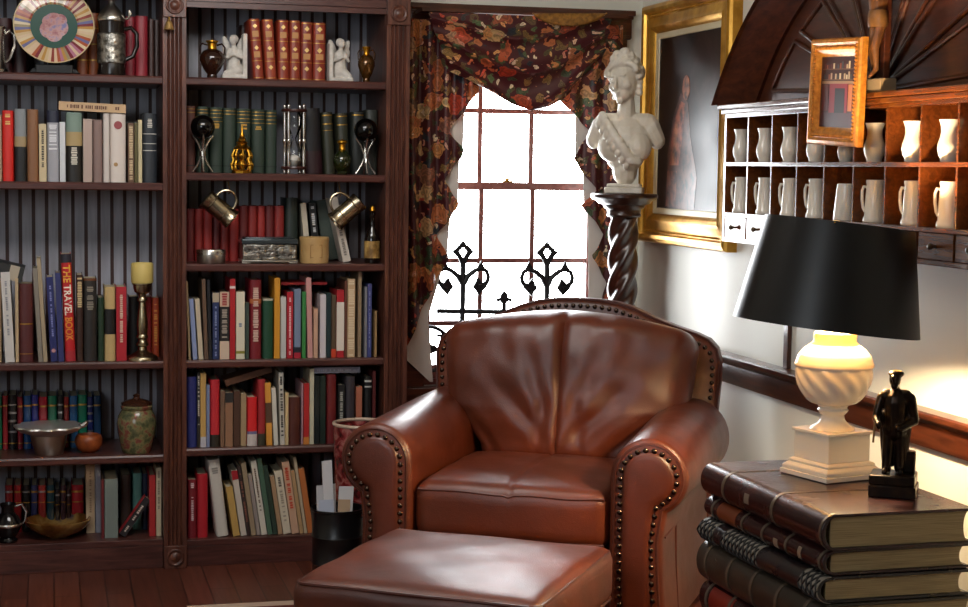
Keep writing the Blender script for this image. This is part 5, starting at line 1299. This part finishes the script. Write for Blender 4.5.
# ottoman
OT = thing('ottoman', 'brown leather ottoman with soft cushioned top in front of the armchair', 'ottoman', (.969, 3.925, ZR), (0, 0, math.radians(-34)))
def oc(p):
    x, y, z = p; u, v = x/.315, y/.29
    if z > 0: z += .020 * max(0, 1 - u**2)**.6 * max(0, 1 - v**2)**.6 - .004
    z += .0025 * math.sin(x*21 + 2) * math.sin(y*24)
    return Vector((x, y, z))
OW, OD = .622, .635
ocu = obj('cushion', MB().rbox((OW, OD, .15), .034, (48, 44, 10), oc, (0, 0, .335)), M_LEATHER, OT, angle=70)
hx, hy = OW/2 - .012, OD/2 - .012
def rr(hx, hy, r, z):
    P = []
    for cx_, cy_, a in ((hx - r, hy - r, 0), (-hx + r, hy - r, 90), (-hx + r, -hy + r, 180), (hx - r, -hy + r, 270)):
        P += [Vector((cx_ + r*math.cos(math.radians(a + 15*i)), cy_ + r*math.sin(math.radians(a + 15*i)), z)) for i in range(7)]
    return P
obj('welt', MB().tube(rr(hx + .003, hy + .003, .03, .335 + .060), .0045, 6, True).tube(rr(hx + .008, hy + .008, .03, .335 - .060), .0045, 6, True), M_WELT, ocu)
obj('body', MB().rbox((OW - .03, OD - .03, .172), .012, (10, 10, 5), None, (0, 0, .1735)), M_LEATHER, OT, angle=50)
for x in (-.25, .25):
    for y in (-.23, .23):
        obj('foot', MB().lathe([(0, 0), (.02, 0), (.024, .006), (.034, .03), (.036, .05), (.03, .07), (.028, .087), (0, .087)], 20, (x, y, 0)), M_PED, OT)
# ------------------------------------------------------------------ waste bin, papers, magazine basket
t = thing('waste_bin', 'black ribbed round bin stuffed with envelopes, between bookcase and armchair', 'bin', (.905, 5.36, 0))
lathe_obj('body', [(0, 0), (.080, 0), (.082, .004), (.082, .075), (.085, .080), (.082, .085), (.083, .165), (.086, .170), (.083, .175), (.085, .252), (.089, .256), (.089, .262), (.084, .262), (.081, .17), (.078, .02), (0, .015)], mat('#0e0e10', .3), t, 40)
def paper(name, label, cat, x, y, z, w, h, rot, col, grp='papers in the black bin', th=.002):
    o = obj(name, MB().box(-w/2, w/2, -th/2, th/2, 0, h), mat(col, .6), None, smooth=False); o.location = (x, y, z); o.rotation_euler = rot
    return tag(o, label, cat, grp)
paper('envelope', 'tall white folded paper rising highest from the black bin', 'paper', .888, 5.365, .03, .034, .385, (-.03, -.04, .25), '#e6e4e6', th=.006)
paper('envelope', 'white paper leaning toward the armchair in the black bin', 'paper', .918, 5.352, .03, .05, .30, (-.03, .06, .1), '#e0dede')
paper('envelope', 'pale blue-white envelope at the front of the black bin', 'envelope', .872, 5.325, .03, .05, .265, (.01, -.04, -.1), '#c6ccdc')
paper('envelope', 'white envelope at the back of the black bin', 'envelope', .88, 5.395, .03, .07, .30, (-.02, -.02, .3), '#d8d6d8')
paper('leaflet', 'small tan leaflet in front of the white paper in black bin', 'leaflet', .908, 5.318, .04, .04, .255, (.0, .05, 0), '#c8a888')
t = thing('magazine_basket', 'round red and brown patterned basket with pale rim behind the black bin', 'basket', (1.025, 5.58, 0))
m_, nt, b_, N, L = nodemat('red_pattern'); v_ = tcoord(N, L); f_ = noise(N, L, v_, 22, 3, .5, 1); L(ramp(N, L, f_, [(.38, '#3c1a18'), (.5, '#8a2a2c'), (.62, '#b0726a'), (.75, '#3a2a28')]), b_.inputs['Base Color']); b_.inputs['Roughness'].default_value = .25
lathe_obj('body', [(0, 0), (.082, 0), (.084, .004), (.098, .50), (.094, .50), (.080, .01), (0, .008)], m_, t, 48)
obj('rim', MB().tube([(.096*math.cos(2*PI*i/48), .096*math.sin(2*PI*i/48), .503) for i in range(48)], .006, 8, True), mat('#c8b09a', .4), t)
for k, (dx, dy, c, nm) in enumerate(((-.02, .02, '#7a2a2c', 'dark red'), (.015, 0.0, '#5a4a44', 'brown'), (-.01, -.03, '#a83232', 'red'))):
    paper('magazine', '%s rolled magazine standing in the red patterned basket' % nm, 'magazine', 1.025 + dx, 5.58 + dy, .012, .10, .46 - .02*k, (0, 0, .2*k), c, 'magazines in the red basket', .012)
# ------------------------------------------------------------------ book-stack table
TX, TY, TZ = 1.574, 3.178, .66
TB = thing('book_stack_table', 'side table shaped like a stack of giant dark leather books', 'side table', (TX, TY, 0), (0, 0, math.radians(1.5)))
LD = leather('oxblood_leather', [(.3, '#22100e'), (.6, '#34191a'), (.8, '#45231f')], .24, 4, .15)
LB = leather('black_leather', [(.3, '#171315'), (.6, '#262022'), (.8, '#352c2c')], .28, 4, .15)
LG = leather('olive_leather', [(.3, '#24201a'), (.6, '#3a332a'), (.8, '#4a4238')], .3, 4, .15)
m_, nt, b_, N, L = nodemat('page_edges'); v_ = tcoord(N, L, (2, 2, 160)); f_ = noise(N, L, v_, 4, 3); L(ramp(N, L, f_, [(.3, '#7e6a48'), (.7, '#b09a70')]), b_.inputs['Base Color']); b_.inputs['Roughness'].default_value = .7; bump(N, L, f_, b_, .5, .001)
M_EDGE = m_
stack = [(.080, 0, 0, .362, .640, LD), (.056, .010, .012, .352, .625, LD), (.058, -.004, .006, .362, .630, LB), (.098, -.006, .0, .38, .64, LG), (.085, .004, .010, .37, .63, LD), (.095, -.006, .004, .38, .635, LB), (.092, .0, .0, .375, .64, LG), (.096, -.004, .0, .38, .64, LD)]
z = TZ
for k, (h, dx, dy, wd, ln, m) in enumerate(stack):
    z0 = z - h; cv = .007
    if k == len(stack) - 1: z0 = .0068
    hh_ = z - z0; zm = (z + z0)/2
    # cover: boards plus rounded spine on the -x side
    sp = [(dx + .030 - (.030 + .004) * math.cos(a), zm + (hh_/2 - .0004) * math.sin(a)) for a in [-PI/2 + PI*i/14 for i in range(15)]]
    si = [(dx + .030 - (.030 - .006) * math.cos(a), zm + (hh_/2 - cv) * math.sin(a)) for a in [PI/2 - PI*i/14 for i in range(15)]]
    prof = sp + [(dx + wd, z - .0004), (dx + wd, z - cv)] + si + [(dx + wd, z0 + cv), (dx + wd, z0 + .0004)]
    bkp = obj('book', MB().prism(prof, dy, dy + ln, 'y'), m, TB, bevel=.0015, angle=40)
    # pages with concave fore edge
    fe = [(dx + wd - .010 - .012 * math.cos(a), zm + (hh_/2 - cv - .0003) * math.sin(a)) for a in [-PI/2 + PI*i/10 for i in range(11)]]
    pg = [(dx + .020, z0 + cv + .0003)] + fe + [(dx + .020, z - cv - .0003)]
    obj('pages', MB().prism(pg, dy + .007, dy + ln - .007, 'y'), M_EDGE, bkp, angle=50)
    # raised bands / patches on the spine
    def band(y0, y1, mm, lift=.002, name='spine_band', a0=-PI/2, a1=PI/2):
        A = [(dx + .030 - (.034 + lift) * math.cos(a), zm + (hh_/2 - .0004 + lift*.3) * math.sin(a)) for a in [a0 + (a1 - a0)*i/14 for i in range(15)]]
        B = [(dx + .030 - .033 * math.cos(a), zm + (hh_/2 - .001) * math.sin(a)) for a in [a1 - (a1 - a0)*i/14 for i in range(15)]]
        obj(name, MB().prism(A + B, dy + y0, dy + y1, 'y'), mm, bkp, angle=40)
    gl = mat('#64584a', .35, .3)
    if k == 0:
        band(.235, .247, gl); band(.500, .512, gl); band(.004, .012, gl)
        for y0 in (.235, .500):
            obj('tooled_line', MB().box(dx + .030, dx + wd - .002, dy + y0, dy + y0 + .010, z - .0006, z + .0006), mat('#4a3828', .4), bkp, smooth=False)
        band(.36, .385, mat('#8c7c6a', .4, .3), .0012, 'tooled_flower', -.25, .35)
    elif k == 1:
        band(.44, .545, mat('#6e3418', .35), .0012, 'title_label', -1.1, 1.1); band(.01, .02, gl); band(.29, .30, gl); band(.40, .41, gl); band(.17, .18, gl); band(.57, .58, gl)
        band(.215, .235, mat('#9a8a74', .4, .3), .0012, 'tooled_mark', -.6, .2)
        band(.10, .115, mat('#9a8a74', .4, .3), .0012, 'tooled_mark', -.5, .5)
    elif k == 2:
        def chk(y0, y1):
            band(y0, y1, mat('#8a8478', .5), .0010, 'chequered_patch')
            n1 = max(2, int((y1 - y0)/.02)); n2 = 4
            mb = MB()
            for i in range(n1 + 1):
                for jj in (0, 1):
                    pts = []
                    for q in range(15):
                        a = -PI/2*.95 + PI*.95*q/14; yy = y0 + (y1 - y0) * (i / n1) + (1 if jj else -1) * (q/14 - .5) * .06
                        if y0 <= yy <= y1: pts.append((dx + .030 - (.034 + .0022) * math.cos(a), dy + yy, zm + (hh_/2) * math.sin(a)))
                    if len(pts) > 2: mb.tube(pts, .0026, 5)
            obj('lattice', mb, M_BLACKM, bkp)
        chk(.545, .63); chk(.30, .49); chk(.0, .085)
    else:
        for y0 in (.06, .19, .32, .45, .58): band(y0, y0 + .012, gl if k % 2 else mat('#5a5044', .4), .0025)
        if k == 4: band(.44, .57, mat('#7a2418', .4), .0012, 'title_label', -1.0, 1.0)
    z = z0
# ------------------------------------------------------------------ lamp
LX, LY = 1.798, 3.600
LM = thing('table_lamp', 'table lamp with black drum shade and white ceramic urn base, lit', 'lamp', (LX, LY, TZ + .0008), (0, 0, 0))
Q = math.radians(14)
Mq = Matrix.Rotation(Q, 4, 'Z')
pb = MB()
for x_, z0, z1 in ((.086, 0, .012), (.082, .012, .022), (.072, .030, .036), (.063, .040, .104), (.068, .104, .112)):
    pb.box(-x_, x_, -x_, x_, z0, z1, 0, Mq)
def frust(h0, h1, z0, z1): pb.poly([Mq @ Vector((sx*h, sy*h, z)) for z, h in ((z0, h0), (z1, h1)) for sx, sy in ((-1, -1), (1, -1), (1, 1), (-1, 1))], [(0, 1, 5, 4), (1, 2, 6, 5), (2, 3, 7, 6), (3, 0, 4, 7), (3, 2, 1, 0), (4, 5, 6, 7)])
frust(.082, .072, .022, .030); frust(.072, .063, .036, .040)
obj('plinth', pb, M_WHITECER, LM, smooth=False, bevel=.002)
def flute(a, z):
    u = (z - .172) / .086
    return 1 + (.028 * math.sin(12*(a + u*.9)) * max(0, min(1, u*2.2)) * max(0, min(1, (1.06 - u)*8)) if 0 < u < 1.06 else 0)
ur = [(0, .1125), (.054, .1125), (.050, .118), (.036, .126), (.029, .135), (.027, .146), (.034, .153), (.037, .158), (.033, .163), (.036, .168)]
for i in range(17):
    u = i/16; ur.append((.036 + .054*math.sqrt(max(0, 1 - (1 - u)**2)), .170 + .090*u))
ur += [(.093, .262), (.094, .267), (.091, .272), (.086, .288), (.072, .304), (.056, .316), (.050, .323), (.052, .334), (.049, .342), (.02, .346), (0, .346)]
obj('urn', MB().lathe(ur, 144, (0, 0, 0), None, 0, flute), M_WHITECER, LM, angle=60)
lathe_obj('socket', [(0, .3462), (.015, .3462), (.015, .352), (.018, .356), (.018, .365), (0, .365)], M_BRASS, LM, 20)
m_, nt, b_, N, L = nodemat('frosted_bulb'); tr = N('ShaderNodeBsdfTransparent'); em = N('ShaderNodeEmission'); em.inputs[0].default_value = (*lin('#ffd49a'), 1); em.inputs[1].default_value = 6; ad = N('ShaderNodeAddShader'); L(tr.outputs[0], ad.inputs[0]); L(em.outputs[0], ad.inputs[1]); L(ad.outputs[0], nt.nodes['Material Output'].inputs['Surface'])
lathe_obj('bulb', [(0, .3655), (.012, .3655), (.014, .375), (.026, .400), (.029, .420), (.022, .440), (0, .448)], m_, LM, 20)
tilt = Matrix.Rotation(math.radians(6.5), 4, 'Y')
SZ = .355
sh = MB()
prof = [(.2190, 0), (.1755, .248), (.1735, .248), (.2170, 0)]
Mt = Matrix.Translation((-.025, 0, SZ)) @ tilt
Ms = MB()
rings = []
for r, z_ in prof: rings.append([sh.bm.verts.new(Mt @ Vector((r*math.cos(2*PI*k/72), r*math.sin(2*PI*k/72), z_))) for k in range(72)])
for jx, (A, B) in enumerate(zip(rings, rings[1:] + rings[:1])):
    for k in range(72): sh.face([A[k], A[(k+1) % 72], B[(k+1) % 72], B[k]], 1 if jx == 2 else 0)
obj('lamp_shade', sh, [mat('#100e0e', .38, name='black_shade'), mat('#c9a868', .5, name='gold_lining')], LM, angle=50)
hp = MB()
for k in range(3):
    a = 2*PI*k/3; hp.tube([Mt @ Vector((.008, 0, .20)), Mt @ Vector((.19*math.cos(a), .19*math.sin(a), .245))], .002, 6)
hp.tube([(0, .017, .41), (-.0, .05, .46), (0, .045, .53), (0, 0, .565)], .002, 6).tube([(0, -.017, .41), (0, -.05, .46), (0, -.045, .53), (0, 0, .565)], .002, 6)
obj('harp', hp, M_BRASS, LM)
l = bpy.data.lights.new('lamp_bulb_light', 'POINT'); l.energy = 58; l.color = (1.0, .75, .44); l.shadow_soft_size = .03
lo = bpy.data.objects.new('lamp_bulb_light', l); COL.objects.link(lo); lo.location = (LX, LY, TZ + .432)
# ------------------------------------------------------------------ bronze figurine
t = thing('bronze_figurine', 'small bronze statuette of a standing man in a cap on a base of stacked books', 'figurine', (1.832, 3.360, TZ + .0008), (0, 0, math.radians(-33)))
M_BRZ = noisy('dark_bronze', [(.35, '#140d08'), (.6, '#2a1c10'), (.8, '#4a3420')], 30, .3, .7, bs=.2)
obj('base', MB().box(-.050, .050, -.046, .046, .026, .048), M_BRZ, t, bevel=.003)
obj('base', MB().box(-.050, .053, -.048, .045, 0, .024).box(-.047, .05, -.045, .042, .024, .026), M_BRZ, t, bevel=.003)
b = MB(); z0 = .046
b.cap((-.018, -.004, z0 + .012), (-.015, .002, z0 + .09), .013, .017); b.cap((.014, .004, z0 + .012), (.014, .004, z0 + .09), .013, .017)
b.cap((-.018, -.004, z0 + .008), (-.022, -.026, z0 + .006), .009, .007); b.cap((.014, .004, z0 + .008), (.020, -.016, z0 + .006), .009, .007)
b.ell((0, .002, z0 + .10), (.034, .024, .025)); b.cap((0, .002, z0 + .10), (0, .004, z0 + .16), .027, .031)
b.cap((-.024, .006, z0 + .172), (.024, .006, z0 + .172), .018, .018)
for s in (-1, 1): b.cap((s*.014, .016, z0 + .03), (s*.022, .014, z0 + .12), .020, .022)
b.cap((-.038, .006, z0 + .168), (-.050, -.004, z0 + .125), .0125, .010); b.cap((-.050, -.004, z0 + .125), (-.040, -.034, z0 + .112), .010, .008); b.ell((-.038, -.040, z0 + .112), (.008, .009, .010))
b.cap((.038, .006, z0 + .168), (.050, .008, z0 + .12), .0135, .011); b.cap((.050, .008, z0 + .12), (.018, -.026, z0 + .105), .010, .008); b.ell((.012, -.029, z0 + .105), (.009, .008, .008))
b.cap((0, .002, z0 + .185), (-.002, -.002, z0 + .198), .010, .010); b.ell((-.003, -.006, z0 + .212), (.0155, .018, .019)); b.ell((-.004, -.024, z0 + .208), (.0035, .005, .004)); b.ell((-.003, -.016, z0 + .198), (.010, .009, .008))
b.ell((-.001, .0, z0 + .224), (.021, .023, .009)); b.cap((-.004, -.010, z0 + .220), (-.006, -.026, z0 + .217), .009, .006)
o = obj('figure', b, M_BRZ, t); sculpt(o, .0024, 2); o.scale = (.86, .9, 1.01)
obj('walking_stick', MB().tube([(-.040, -.042, z0 + .125), (-.043, -.044, z0 + .075)], .0025, 6), mat('#7a6040', .4, .5), t)
obj('stump', MB().box(.018, .046, .004, .034, z0 + .002, z0 + .052), M_BRZ, t, bevel=.004)
